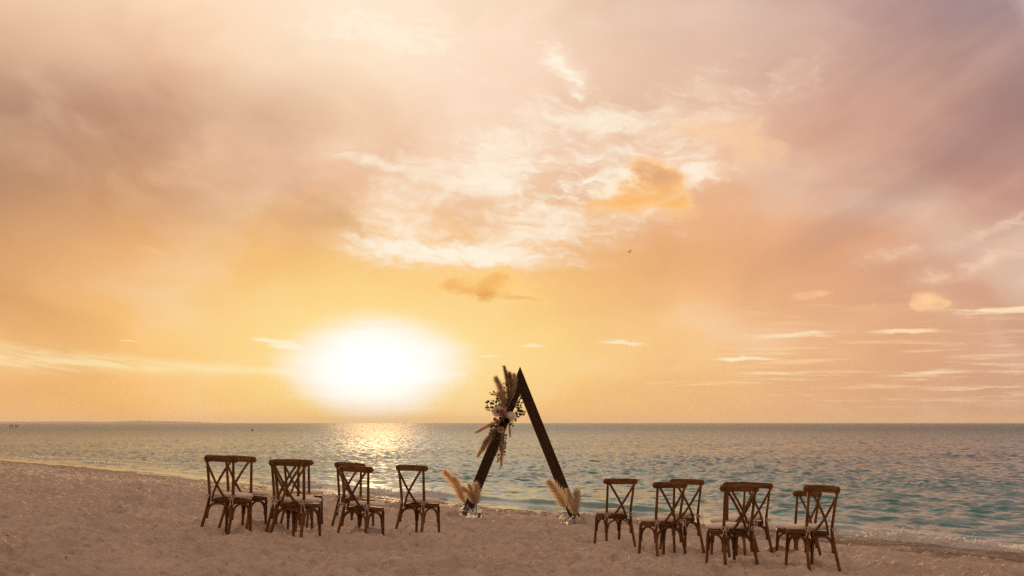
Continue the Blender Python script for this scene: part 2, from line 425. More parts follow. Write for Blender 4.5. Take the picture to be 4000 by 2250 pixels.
def _pchip(x, xs, ys): return np.interp(x, xs, ys)
def beach_base(x, y):
    s = NS[0] * x + NS[1] * y; t = TS[0] * x + TS[1] * y
    s = s - (np.interp(t, _tp, _ts) - 22.3) * np.clip((s - 14) / 8, 0, 1)
    z = 0
    for k, w in ((-.8, .25), (0, .5), (.8, .25)): z = z + w * np.interp(s + k, _sp, _sh)
    z = EYE.z - z
    num, den = 0, .25
    for n, cx, cy, dz, *_ in CHAIRS:
        s0 = NS[0] * cx + NS[1] * cy; zb = EYE.z - float(np.interp(s0, _sp, _sh))
        w = np.exp(-((x - cx) ** 2 + (y - cy) ** 2) / .9 ** 2)
        num = num + w * (EYE.z + dz - zb); den = den + w
    for px, py, r, Y in VASES:
        a = P3(px, py + r * .96, Y); s0 = NS[0] * a.x + NS[1] * a.y; zb = EYE.z - float(np.interp(s0, _sp, _sh))
        w = np.exp(-((x - a.x) ** 2 + (y - a.y) ** 2) / .6 ** 2)
        num = num + w * (a.z - zb); den = den + w
    return z + num / den, s
RELIEF_MEAN = 0.0
def beach_height(x, y):
    x = np.asarray(x, float); y = np.asarray(y, float)
    z, s = beach_base(x, y)
    rough = np.interp(s, [-5, 16.5, 19.5, 21.3, 22.6], [1.0, 1.0, .62, .30, .06])
    wx = x + .18 * fbm(x * .9, y * .9, 3, 2); wy = y + .18 * fbm(x * .9 + 7, y * .9, 5, 2)
    r = .040 * fbm(wx * .42, wy * .42, 11, 2) + .040 * fbm(wx * 1.35, wy * 1.1, 21, 3, .55)
    r = r - .034 * np.abs(fbm(wx * 2.4, wy * 2.0, 31, 3)) + .012
    r = r + dents(wx / .58, wy / .66, 41, .032) + dents(wx / .33 + 3.3, wy / .36 + 8.1, 53, .024, 1.6)
    r = r + .026 * np.abs(fbm(wx * 4.4 + wy * 1.5, wy * 3.2 - wx, 61, 3, .6))
    z = z + (1.9 * r - RELIEF_MEAN) * rough
    near = (y > 14.5) & (y < 21.5) & (np.abs(x) < 5.2)       # sand pushed up round the sunken chair feet
    if near.any():
        xn, yn = x[near], y[near]; dz_ = np.zeros_like(xn)
        for n, cx, cy, _d, yaw, *_r in CHAIRS:
            ca, sa = math.cos(yaw), math.sin(yaw)
            for lx, ly in ((-.213, -.284), (.213, -.284), (-.185, .137), (.185, .137)):
                d2 = (xn - cx - lx * ca + ly * sa) ** 2 + (yn - cy - lx * sa - ly * ca) ** 2
                dd = np.sqrt(d2); dz_ += -.045 * np.exp(-d2 / .05 ** 2) + .022 * np.exp(-((dd - .12) / .05) ** 2)
        z[near] += dz_
    # heaps of sand packed round the feet of the arch
    for (cx, cy, rx, ry, h) in ((P3(1785,2010,27.4).x, 27.45, .36, .42, .17), (P3(2285,2030,26.8).x, 26.75, .48, .55, .27), (P3(2240,2010,27.2).x, 27.3, .36, .36, .20)):
        q = np.sqrt(((x - cx) / rx) ** 2 + ((y - cy) / ry) ** 2)
        z = z + h * np.clip(1 - q, 0, None) ** .9 * (1 + .35 * fbm(x * 6, y * 6, 71, 2)) * (q < 1)
    # the lip where the swash has cut the sand
    lip = np.exp(-((s - 21.75) / .35) ** 2) * (.035 + .03 * fbm(x * .8, y * .8, 81, 3))
    return z + lip
_gx, _gy = np.meshgrid(np.linspace(-4, 4, 90), np.linspace(15, 20, 70)); _gx, _gy = _gx.ravel(), _gy.ravel()
RELIEF_MEAN = float(np.mean(beach_height(_gx, _gy) - beach_base(_gx, _gy)[0])) + .012
def ground(x, y): return float(beach_height(np.array([x]), np.array([y]))[0])

def polar_grid(ang, rad, zfun, keep=None):
    """Mesh over a fan of angles (from +Y, clockwise) and radii round the origin."""
    na, nr = len(ang), len(rad)
    A_, R_ = np.meshgrid(ang, rad)
    x = (R_ * np.sin(A_)).ravel(); y = (R_ * np.cos(A_)).ravel(); z = zfun(x, y)
    co = np.stack([x, y, z], 1).astype(np.float32)
    i = (np.arange(nr - 1)[:, None] * na + np.arange(na - 1)[None, :]).ravel()
    q = np.stack([i, i + 1, i + na + 1, i + na], 1)
    q = q[:, ::-1]                                           # normals up
    if keep is not None:
        k = keep(x, y, z); q = q[k[q].any(1)]
        used = np.zeros(len(co), bool); used[q.ravel()] = True
        remap = np.cumsum(used) - 1; co = co[used]; q = remap[q]
    return co, q
def np_mesh(name, co, q):
    me = bpy.data.meshes.new(name); n = len(q); k = q.shape[1]
    me.vertices.add(len(co)); me.vertices.foreach_set('co', co.astype(np.float32).ravel())
    me.loops.add(n * k); me.loops.foreach_set('vertex_index', q.astype(np.int32).ravel())
    me.polygons.add(n); me.polygons.foreach_set('loop_start', np.arange(0, n * k, k, dtype=np.int32))
    me.update(calc_edges=True); me.validate(); return me
WIDE = np.radians(np.concatenate([np.linspace(-180, -62, 30, endpoint=False), np.linspace(-62, -27, 30, endpoint=False)]))
def fan(n, half=27.0):
    inner = np.radians(np.linspace(-half, half, n))
    left = np.radians(np.concatenate([np.linspace(-180, -60, 24, endpoint=False), np.linspace(-60, -half, 34, endpoint=False)]))
    return np.concatenate([left, inner, -left[::-1]])

# ------------------------------------------------------------------ materials
def material(name):
    m = bpy.data.materials.new(name); m.use_nodes = True; t = m.node_tree; t.nodes.clear()
    N = NT(t); b = N.new('ShaderNodeBsdfPrincipled'); o = N.new('ShaderNodeOutputMaterial')
    t.links.new(b.outputs[0], o.inputs['Surface']); return m, N, b, o
def bump(N, b, h, strength=.3, dist=.01):
    nd = N.new('ShaderNodeBump'); nd.inputs['Strength'].default_value = strength; nd.inputs['Distance'].default_value = dist
    N.put(nd.inputs['Height'], h); N.t.links.new(nd.outputs[0], b.inputs['Normal']); return nd
def plain(name, c, rough=.6, var=.15, scale=30.0, trans=0.0, spec=.3):
    m, N, b, o = material(name); tc = N.new('ShaderNodeTexCoord'); oi = N.new('ShaderNodeObjectInfo')
    n = N.noise(tc.outputs['Object'], scale, 4, .55, dim='3D')
    k = N.mad(N.sub(n, .5), var * 2, 1.0); k = N.mad(N.sub(oi.outputs['Random'], .5), var, k)
    cc = N.mix(1.0, (*c, 1), N.vec(k, k, k), 'MULTIPLY'); N.put(b.inputs['Base Color'], cc)
    b.inputs['Roughness'].default_value = rough; b.inputs['Specular IOR Level'].default_value = spec
    if trans:
        tr = N.new('ShaderNodeBsdfTranslucent'); N.put(tr.inputs['Color'], cc)
        mxn = N.new('ShaderNodeMixShader'); mxn.inputs[0].default_value = trans
        N.t.links.new(b.outputs[0], mxn.inputs[1]); N.t.links.new(tr.outputs[0], mxn.inputs[2]); N.t.links.new(mxn.outputs[0], o.inputs['Surface'])
    return m

def mat_sand():
    m, N, b, o = material('sand'); g = N.new('ShaderNodeNewGeometry'); x, y, z = N.sep(g.outputs['Position'])
    s = N.mad(x, NS[0], N.mul(y, NS[1])); p = g.outputs['Position']
    n1 = N.noise(p, .8, 4, .6, dim='3D'); n2 = N.noise(p, 9.0, 5, .65, dim='3D'); n3 = N.noise(p, 60.0, 3, .6, dim='3D')
    c = N.mix(N.smooth(n1, .3, .7), (.68, .545, .45, 1), (.58, .46, .375, 1))
    c = N.mix(N.smooth(n2, .50, .74), c, (.42, .31, .225, 1))
    c = N.mix(N.mul(N.smooth(n3, .60, .75), .6), c, (.24, .17, .12, 1))
    wet = N.smooth(N.mad(N.sub(N.noise(p, .35, 4, .6, dim='3D'), .5), .9, z), .30, .10)
    c = N.mix(N.mul(wet, .80), c, (.19, .12, .078, 1))
    N.put(b.inputs['Base Color'], c)
    film = N.smooth(N.mad(N.sub(n1, .5), .06, z), .075, .005)
    N.put(b.inputs['Roughness'], N.sub(.92, N.add(N.mul(wet, .30), N.mul(film, .40))))
    b.inputs['Specular IOR Level'].default_value = .25
    h = N.add(N.mul(n2, .7), N.mul(n3, .25))
    nd = bump(N, b, h, .8, .06); N.put(nd.inputs['Strength'], N.sub(1.0, N.mul(film, .88)))
    return m

def mat_sea():
    m, N, b, o = material('sea_water'); g = N.new('ShaderNodeNewGeometry'); x, y, z = N.sep(g.outputs['Position'])
    s = N.mad(x, NS[0], N.mul(y, NS[1])); t = N.mad(x, TS[0], N.mul(y, TS[1]))
    v = N.vec(N.mul(s, 1.0), N.mul(t, .38), 0)
    dist = N.m('SQRT', N.mad(x, x, N.mul(y, y)))
    patch = N.noise(N.vec(N.mul(s, .02), N.mul(t, .006)), 1, 3, .5)
    shallow = N.smooth(N.mad(N.sub(patch, .5), 60.0, s), 24, 95, 1, 0)
    c = N.mix(shallow, (.036, .110, .130, 1), (.066, .235, .245, 1))
    c = N.mix(N.smooth(s, 22.0, 25.0, 1, 0), c, (.20, .26, .22, 1))      # sand stirred into the swash
    N.put(b.inputs['Base Color'], c)
    b.inputs['IOR'].default_value = 1.333
    b.distribution = 'GGX'
    N.put(b.inputs['Roughness'], N.ramp1(dist, 30, 500, .10, .32))
    # facets of the chop as slopes of the surface (kept at any distance, not filtered away)
    def slopes(vec, scale, detail):
        nd = N.new('ShaderNodeTexNoise', noise_dimensions='2D'); N.put(nd.inputs['Vector'], vec)
        nd.inputs['Scale'].default_value = scale; nd.inputs['Detail'].default_value = detail; nd.inputs['Roughness'].default_value = .55
        return N.sep(nd.outputs['Color'])
    a = slopes(v, 1.5, 3); e = slopes(N.vec(N.mad(s, 1.0, 37.0), N.mul(t, .45)), 3.2, 3); far = N.smooth(dist, 45, 260)
    gust = N.noise(N.vec(N.mul(s, .035), N.mul(t, .012)), 1, 3, .5)
    k1 = N.mul(N.mad(far, 1.4, 1.4), N.mad(gust, .8, .6)); k2 = N.mad(far, .9, 1.3)
    ss = N.add(N.mul(N.sub(a[0], .5), k1), N.mul(N.sub(e[0], .5), k2))
    st = N.add(N.mul(N.sub(a[1], .5), N.mul(k1, .42)), N.mul(N.sub(e[1], .5), N.mul(k2, .48)))
    calm = N.smooth(s, 22.9, 26.5, .07, 1.0)
    ss = N.mul(ss, calm); st = N.mul(N.mul(st, calm), N.sub(1.0, N.mul(far, .40)))
    dx = N.mad(ss, NS[0], N.mul(st, TS[0])); dy = N.mad(ss, NS[1], N.mul(st, TS[1]))
    va = N.new('ShaderNodeVectorMath', operation='ADD'); N.t.links.new(g.outputs['Normal'], va.inputs[0]); N.t.links.new(N.vec(dx, dy, 0), va.inputs[1])
    vn = N.new('ShaderNodeVectorMath', operation='NORMALIZE'); N.t.links.new(va.outputs[0], vn.inputs[0]); N.t.links.new(vn.outputs[0], b.inputs['Normal'])
    return m

def mat_wood(name, dark, light, rough=.42, dirs='Z'):
    m, N, b, o = material(name); tc = N.new('ShaderNodeTexCoord'); oi = N.new('ShaderNodeObjectInfo')
    mp = N.new('ShaderNodeMapping'); N.t.links.new(tc.outputs['Object'], mp.inputs[0])
    mp.inputs['Scale'].default_value = (40, 40, 5) if dirs == 'Z' else ((5, 40, 40) if dirs == 'X' else (26, 26, 2.2))
    N.t.links.new(N.vec(N.mul(oi.outputs['Random'], 9.0), 0, 0), mp.inputs['Location'])
    n = N.noise(mp.outputs[0], 1.0, 5, .6, .8, dim='3D'); n2 = N.noise(tc.outputs['Object'], 4.0, 3, .5, dim='3D')
    c = N.mix(N.smooth(N.mad(N.sub(n2, .5), .5, n), .30, .72), (*dark, 1), (*light, 1))
    k = N.mad(N.sub(oi.outputs['Random'], .5), .34, 1.0)
    c = N.mix(1.0, c, N.vec(k, k, k), 'MULTIPLY'); N.put(b.inputs['Base Color'], c)
    b.inputs['Roughness'].default_value = rough; b.inputs['Specular IOR Level'].default_value = .22
    bump(N, b, n, .25, .004); return m

def mat_glass(name='vase_glass', ior=1.45, tint=(.97, .985, .97)):
    m, N, b, o = material(name)
    b.inputs['Base Color'].default_value = (*tint, 1); b.inputs['Roughness'].default_value = 0.015
    b.inputs['IOR'].default_value = ior; b.inputs['Transmission Weight'].default_value = 1.0
    return m

M = dict(sand=mat_sand(), sea=mat_sea(),
         wood=mat_wood('walnut_stained_wood', (.072, .027, .0045), (.215, .090, .016)),
         wood_x=mat_wood('walnut_stained_wood_across', (.072, .027, .0045), (.215, .090, .016), .40, 'X'),
         arch=mat_wood('dark_stained_board', (.032, .0125, .006), (.062, .026, .012), .55, 'L'),
         iron=plain('dark_bolt', (.03, .02, .015), .4),
         cushion=plain('cream_canvas', (.90, .82, .71), .85, .05, 60, .10),
         tie=plain('cotton_tape', (.70, .60, .50), .9, .08, 60, .25),
         foam=plain('sea_foam', (.95, .93, .91), .6, .03, 20, .5),
         plume=plain('pampas_fluff', (.75, .62, .47), .9, .18, 12, .65, .1),
         plume_dark=plain('pampas_fluff_dark', (.44, .32, .19), .9, .2, 12, .65, .1),
         stem=plain('dry_stem', (.38, .27, .14), .7, .15, 20, .2),
         leaf=plain('eucalyptus_leaf', (.07, .085, .045), .55, .3, 15, .30),
         leaf_dry=plain('dried_leaf', (.13, .085, .04), .7, .3, 15, .30),
         white_petal=plain('white_petal', (.90, .84, .80), .6, .05, 30, .3),
         pink_petal=plain('pink_petal', (.88, .58, .50), .6, .08, 30, .3),
         cream_petal=plain('cream_petal', (.90, .80, .62), .6, .06, 30, .3),
         burgundy=plain('burgundy_petal', (.055, .012, .018), .6, .2, 30, .2),
         glass=mat_glass(), water=mat_glass('vase_water', 1.333, (.96, .98, .96)),
         hill=plain('far_scrub', (.20, .18, .13), .9, .2, .01), bird=plain('bird_plumage', (.10, .09, .085), .8, .2),
         cloth_a=plain('dark_clothing', (.05, .045, .05), .9), weed=plain('dry_seaweed', (.07, .04, .02), .9))

# ------------------------------------------------------------------ beach
inv = lambda a, b, n: 1.0 / np.linspace(1.0 / a, 1.0 / b, n)
rad = np.concatenate([np.linspace(.4, 9.5, 30, endpoint=False), inv(9.5, 45.0, 780)[:-1], inv(45.0, 330, 110)[:-1], np.geomspace(330, 900, 8)])
co, q = polar_grid(fan(880, 25.0), rad, beach_height, keep=lambda x, y, z: z > -.7)
beach = link_mesh('beach', np_mesh('beach', co, q), M['sand']); tag(beach, 'pale trampled sand beach sloping down to the sea', kind='structure')

# ------------------------------------------------------------------ sea
_rng = np.random.default_rng(5)
_WAVES = []
for i in range(64):
    lam = 0.36 * (1.9 / .36) ** (_rng.random() ** .9); th = _rng.normal(0, .75)
    dx, dy = -(NS[0] * math.cos(th) + TS[0] * math.sin(th)), -(NS[1] * math.cos(th) + TS[1] * math.sin(th))
    _WAVES.append((2 * math.pi / lam * dx, 2 * math.pi / lam * dy, _rng.random() * 6.283, .0054 * lam ** .88))
def shore_t(x, y): return NS[0] * x + NS[1] * y, TS[0] * x + TS[1] * y
def sea_height(x, y):
    s, t = shore_t(x, y); d = np.sqrt(x * x + y * y)
    s = s - (np.interp(t, _tp, _ts) - 22.3)
    open_ = np.clip((s - 23.4) / 9.0, 0, 1) ** .8 * np.clip(1.25 - d / 900, 0, 1)
    gx = x + .5 * fbm(x * .12, y * .12, 91, 2); gy = y + .5 * fbm(x * .12 + 5, y * .12, 93, 2)
    z = 0
    for kx, ky, ph, a in _WAVES:
        w = np.sin(kx * gx + ky * gy + ph); z = z + a * (w + .35 * (w * w - .5))
    z = z * (.65 + .7 * np.clip(.5 + fbm(x * .05, y * .05, 95, 2), 0, 1.2)) * open_
    # low swells steepening towards the shore
    for s0, h, wd, sd in ((24.2, .20, .50, 101), (27.6, .055, .7, 103), (31.5, .05, .9, 105), (36.5, .045, 1.1, 107)):
        bend = .55 * fbm(t * .055, t * 0 + sd, sd, 2); u = (s - s0 - bend) / wd
        gate = np.clip(.62 + 1.15 * fbm(t * .075 + 3, t * 0 + 2.5, sd + 1, 2), 0, 1)
        if s0 < 25: gate = np.interp(t, [14, 19, 24, 27, 29, 40, 44, 47, 52, 57, 61, 70, 90], [.10, .12, .35, .6, 1, 1, .75, .8, .8, .5, .3, .3, .2]) * np.clip(.75 + .6 * fbm(t * .2, t * 0 + 8, 111, 2), .25, 1)
        z = z + h * gate * np.where(u < 0, np.exp(-(u / .55) ** 2), np.exp(-(u / 1.5) ** 2))
    # thin uneven edge of the swash
    z = z + .012 * fbm(x * .5, y * .5, 121, 3) * np.clip((25 - s) / 2, 0, 1)
    return z
rs = np.concatenate([inv(21.0, 300.0, 900)[:-1], inv(300, 3000, 90)[:-1], np.geomspace(3000, 9500, 8)])
co, q = polar_grid(fan(700, 25.0), rs, sea_height, keep=lambda x, y, z: (shore_t(x, y)[0] - (np.interp(shore_t(x, y)[1], _tp, _ts) - 22.3) > 20.4) | (x * x + y * y > 250 ** 2))
sea = link_mesh('sea', np_mesh('sea', co, q), M['sea']); tag(sea, 'turquoise sea with small choppy waves under the sunset', kind='structure')

# ------------------------------------------------------------------ far shore
def strip_hill(name, D, pts, depth, mat, label):
    """Low land along the horizon: rounded ridge, pts = (photo x, height m)."""
    mb = MB(); vs = []; n = len(pts)
    for px, h in pts:
        c = P3(px, HORIZON, D); c.z = 0
        for k, f in ((-.5, 0), (-.3, .62), (-.08, .97), (.1, 1.0), (.5, 0)):
            vs.append((c.x * (1 + k * depth / D), c.y + k * depth, -1.0 + (h + 1.0) * f))
    fs = [(i * 5 + j, (i + 1) * 5 + j, (i + 1) * 5 + j + 1, i * 5 + j + 1) for i in range(n - 1) for j in range(4)]
    mb.raw(vs, fs); o = mb.build(name, mat); return tag(o, label, kind='structure')
rr = random.Random(3)
hp = []
for i in range(90):
    px = -420 + i * 14.5
    env = np.interp(px, [-420, 60, 300, 420, 545, 700, 800, 880], [7, 8, 9, 7.5, 13, 9.5, 5, .3])
    hp.append((px, float(env) * (1 + .16 * (rr.random() - .5)) * .93))
hills = strip_hill('hills', 7200.0, hp, 900, M['hill'], 'low hazy land along the left horizon')
def bar_h(x, y):
    c = P3(-260, HORIZON, 640); u = (x - c.x) / 44; v = (y - 640) / 34
    return -.4 + .75 * np.clip(1.15 - u * u - v * v, 0, 1.15) + .05 * fbm(x * .06, y * .06, 5, 2)
gx, gy = np.meshgrid(np.linspace(-300, -180, 60), np.linspace(590, 690, 30)); gz = bar_h(gx, gy)
i = (np.arange(29)[:, None] * 60 + np.arange(59)[None, :]).ravel()
sb = link_mesh('sandbar', np_mesh('sandbar', np.stack([gx.ravel(), gy.ravel(), gz.ravel()], 1), np.stack([i, i + 1, i + 61, i + 60], 1)), M['sand'])
tag(sb, 'low sandy point running into the sea at the far left', kind='structure')

# ------------------------------------------------------------------ cross-back chairs
def circ_arc(cx, cz, rx, rz, a0, a1, n): return [(cx + rx * math.cos(a0 + (a1 - a0) * i / (n - 1)), cz + rz * math.sin(a0 + (a1 - a0) * i / (n - 1))) for i in range(n)]
def seat_outline(grow=0.0, n=44):
    """Bentwood seat: narrow at the back, wide and round at the front."""
    pts = []
    for i in range(n):
        a = 2 * math.pi * i / n; ca, sa = math.cos(a), math.sin(a)
        p = 2.9; r = (abs(ca) ** p + abs(sa) ** p) ** (-1 / p)
        x, y = r * ca, r * sa
        w = .205 + .026 * y
        pts.append((x * (w + grow), -.012 + y * (.195 + grow)))
    return pts
def slab(mb, outline, z0, z1, r, rise=None, crown=0.0):
    """Rounded slab from an outline; rise(x, y) lifts it."""
    n = len(outline); rings = []
    c = Vector((sum(p[0] for p in outline) / n, sum(p[1] for p in outline) / n))
    prof = [(-.5, 0), (-r, 0), (-.3 * r, .12), (0, .38), (0, .62), (-.3 * r, .88), (-r, 1), (-.5, 1)]
    vs = []
    for ins, f in prof:
        for x, y in outline:
            d = Vector((x, y)) - c; L = d.length; k = (L + ins * (1 if ins > -.4 else 0)) / L if ins > -.4 else .45
            X, Y = c.x + d.x * k, c.y + d.y * k
            Z = z0 + (z1 - z0) * f + (crown if (f == 1 and ins < -.4) else 0) + (rise(X, Y) if rise else 0)
            vs.append((X, Y, Z))
    m = len(prof)
    fs = [(i * n + j, i * n + (j + 1) % n, (i + 1) * n + (j + 1) % n, (i + 1) * n + j) for i in range(m - 1) for j in range(n)]
    vs.append((c.x, c.y, z0 + (rise(c.x, c.y) if rise else 0))); vs.append((c.x, c.y, z1 + crown * 1.2 + (rise(c.x, c.y) if rise else 0)))
    b, tpi = len(vs) - 2, len(vs) - 1
    fs += [(b, (j + 1) % n, j) for j in range(n)] + [(tpi, (m - 1) * n + j, (m - 1) * n + (j + 1) % n) for j in range(n)]
    mb.raw(vs, fs)

def make_chair():
    root = empty('cross_back_chair')
    sink = -.10
    for sx in (-1, 1):                                       # back leg and back post are one bent piece
        pts = spline([(sx * .220, -.305, sink), (sx * .213, -.284, 0), (sx * .196, -.232, .2), (sx * .181, -.196, .38), (sx * .181, -.200, .50), (sx * .189, -.222, .66), (sx * .198, -.246, .835)], 20)
        mb = MB(); mb.sweep(pts, oval(.036, .038, 10), up=(0, 1, 0), scale=[1.0] * 12 + [.97, .95, .93, .92, .9, .88, .86, .85])
        mb.build('back_leg', M['wood'], root)
    for sx in (-1, 1):
        mb = MB(); mb.sweep(spline([(sx * .190, .146, sink), (sx * .185, .137, 0), (sx * .178, .128, .2), (sx * .176, .126, .36)], 8), oval(.036, .036, 10), up=(0, 1, 0), scale=[.86, .88, .92, .96, 1, 1, 1, 1])
        mb.build('front_leg', M['wood'], root)
    # top rail: bent outwards, ends rounded
    mb = MB(); vs = []; nx = 25; prof = [(-.5, -1), (.5, -1), (1, -.72), (1, .72), (.5, 1), (-.5, 1), (-1, .72), (-1, -.72)]
    for i in range(nx):
        u = -1 + 2 * i / (nx - 1); x = .262 * math.sin(u * math.pi / 2) if False else .262 * u
        yc = -.283 + .056 * u * u
        e = max(0.0, (abs(u) - .86) / .14); hh = .038 * math.sqrt(max(0.02, 1 - e * e)); th = .0145 * math.sqrt(max(.1, 1 - .8 * e * e))
        zc = .857 - .006 * u * u + .004
        for a, b_ in prof: vs.append((x, yc + a * th, zc + b_ * hh))
    m_ = len(prof)
    fs = [(i * m_ + j, (i + 1) * m_ + j, (i + 1) * m_ + (j + 1) % m_, i * m_ + (j + 1) % m_) for i in range(nx - 1) for j in range(m_)] + [tuple(range(m_)), tuple((nx - 1) * m_ + j for j in range(m_ - 1, -1, -1))]
    mb.raw(vs, fs); rail = autosmooth(mb.build('top_rail', M['wood_x'], root), 50)
    # crossed slats, one passing behind the other, bolted to the rail, the seat and each other
    for k, sx in enumerate((-1, 1)):
        off = -.007 * (1 if k else -1)
        path = spline([(sx * .214, -.272 + off * .2, .872), (sx * .193, -.279 + off * .3, .84), (sx * .09, -.288 + off, .69), (0, -.282 + off, .552), (-sx * .068, -.252 + off, .445), (-sx * .118, -.212 + off * .4, .362)], 16)
        mb = MB(); mb.sweep(path, rect(.031, .011, .003), up=(0, 1, 0)); sl = autosmooth(mb.build('cross_slat', M['wood'], root))
        mb = MB(); p = path[1]; mb.ball((p.x, p.y - .007, p.z), .006, 6, 4, (1, .6, 1)); mb.build('bolt', M['iron'], sl)
        if k:
            mb = MB(); mb.ball((0, -.297, .552), .0065, 6, 4, (1, .6, 1)); mb.build('bolt', M['iron'], sl)
    # seat frame
    mb = MB(); slab(mb, seat_outline(), .352, .402, .010); autosmooth(mb.build('seat_frame', M['wood_x'], root), 55)
    # bent hoops bracing the legs
    def hoop(p0, p1, drop=.175, up_=(0, 1, 0)):
        a, b_ = Vector(p0), Vector(p1); pts = [a.lerp(b_, .035) + Vector((0, 0, .17)), a.lerp(b_, .03) + Vector((0, 0, .22))]
        for i in range(13):
            an = math.pi * (1 - i / 12); f = .5 + .455 * math.cos(an)
            pts.append(a.lerp(b_, f) + Vector((0, 0, .255 + .083 * math.sin(an) ** .8 if 0 < i < 12 else .255)))
        pts += [a.lerp(b_, .97) + Vector((0, 0, .22)), a.lerp(b_, .965) + Vector((0, 0, .17))]
        side = (b_ - a).cross(Vector((0, 0, 1))).normalized()
        mb = MB(); mb.sweep(pts, rect(.026, .019, .004), up=side); return mb
    def hoop2(p0, p1):
        a, b_ = Vector(p0), Vector(p1); side = (b_ - a).cross(Vector((0, 0, 1))).normalized()
        mb = MB(); pts = []
        raw = [(.05, .165), (.05, .215), (.075, .262), (.145, .305), (.27, .332), (.40, .341), (.5, .342), (.60, .341), (.73, .332), (.855, .305), (.925, .262), (.95, .215), (.95, .165)]
        for f, zz in raw: pts.append(a.lerp(b_, f) + Vector((0, 0, zz)))
        pts = spline(pts, 25); vs = []
        for i, p in enumerate(pts):
            t = (pts[min(i + 1, 24)] - pts[max(i - 1, 0)]).normalized(); nrm = side.cross(t)
            for aa, bb in rect(.019, .026, .004): vs.append(p + nrm * aa + side * bb)
        m = 8; fs = [(i * m + j, i * m + (j + 1) % m, (i + 1) * m + (j + 1) % m, (i + 1) * m + j) for i in range(24) for j in range(m)] + [tuple(range(7, -1, -1)), tuple(24 * m + j for j in range(m))]
        mb.raw(vs, fs); return mb
    bl, br, fl, fr = (-.193, -.218, 0), (.193, -.218, 0), (-.178, .128, 0), (.178, .128, 0)
    for a, b_ in ((bl, br), (fl, fr), (bl, fl), (br, fr)): autosmooth(hoop2(a, b_).build('hoop_brace', M['wood'], root))
    # cushion tied on at the back posts
    mb = MB(); slab(mb, seat_outline(.008), .408, .458, .022, rise=lambda x, y: .010 * max(0, -y) / .2 + .004 * math.sin(9 * x) , crown=.014)
    cu = mb.build('cushion', M['cushion'], root)
    mb = MB(); ol = seat_outline(.008); ring = [(x, y, .431 + .010 * max(0, -y) / .2 + .004 * math.sin(9 * x)) for x, y in ol]
    mb.sweep(ring + ring[:2], oval(.007, .007, 5), caps=False); mb.build('piping', M['cushion'], cu)
    for sx in (-1, 1):
        mb = MB(); bx = sx * .186; rg = random.Random(sx + 5)
        loop = [(bx + .024 * math.cos(a), -.198 + .026 * math.sin(a), .43 + .004 * math.sin(2 * a)) for a in np.linspace(0, 2 * math.pi, 12)]
        mb.sweep(loop, rect(.010, .004), up=(0, 0, 1), caps=False)
        kx, ky, kz = bx + sx * .004, -.230, .428
        mb.ball((kx, ky, kz), .011, 6, 4)
        for dx in (-1, 1):                                   # bow loops and hanging tails
            mb.sweep(spline([(kx, ky, kz), (kx + dx * .028, ky - .010, kz + .016), (kx + dx * .046, ky - .012, kz - .006), (kx + dx * .026, ky - .012, kz - .030), (kx, ky - .004, kz)], 9), rect(.009, .003), up=(0, 1, 0))
            L = .085 + .05 * rg.random()
            mb.sweep(spline([(kx, ky, kz), (kx + dx * .016 + sx * .012, ky - .018, kz - .045), (kx + dx * .030 + sx * .022, ky - .022, kz - L)], 6), rect(.009, .003), up=(0, 1, 0))
        mb.build('tie', M['tie'], cu)
    return root

def copy_tree(o, parent=None):
    c = o.copy(); col.objects.link(c); c.parent = parent
    for k in o.children: copy_tree(k, c)
    return c

W = 'brown cross-back chair with cream cushion, '
CHAIR_LABELS = {
    'A1': W + 'nearest of the two at the far left end',
    'A2': W + 'behind the leftmost chair, half hidden by it',
    'B1': W + 'front one of the three overlapping chairs left of arch',
    'B2': W + 'middle one of the three overlapping chairs left of arch',
    'B3': W + 'rear one of three overlapping chairs left of arch',
    'C1': W + 'front of the pair in line with the sun glitter',
    'C2': W + 'rear of the pair in line with the sun glitter',
    'D': W + 'standing alone just left of the arch',
    'E': W + 'standing alone just right of the arch',
    'F1': W + 'front of the pair nearest the lone right chair',
    'F2': W + 'rear of the pair nearest the lone right chair',
    'G1': W + 'front one of the three overlapping chairs right of arch',
    'G2': W + 'middle one of the three overlapping chairs right of arch',
    'G3': W + 'rear one of three overlapping chairs right of arch',
    'H1': W + 'nearest of the two at the far right end',
    'H2': W + 'behind the rightmost chair, half hidden by it'}
proto = make_chair()
for i, (n, x, y, dz, yaw, lx, ly) in enumerate(CHAIRS):
    o = proto if i == 0 else copy_tree(proto)
    q = (Matrix.Rotation(ly, 3, 'Y') @ Matrix.Rotation(lx, 3, 'X') @ Matrix.Rotation(yaw, 3, 'Z'))
    o.location = (x, y, EYE.z + dz); o.rotation_euler = q.to_euler()
    tag(o, CHAIR_LABELS[n], 'chair', 'wedding chairs facing the arch')

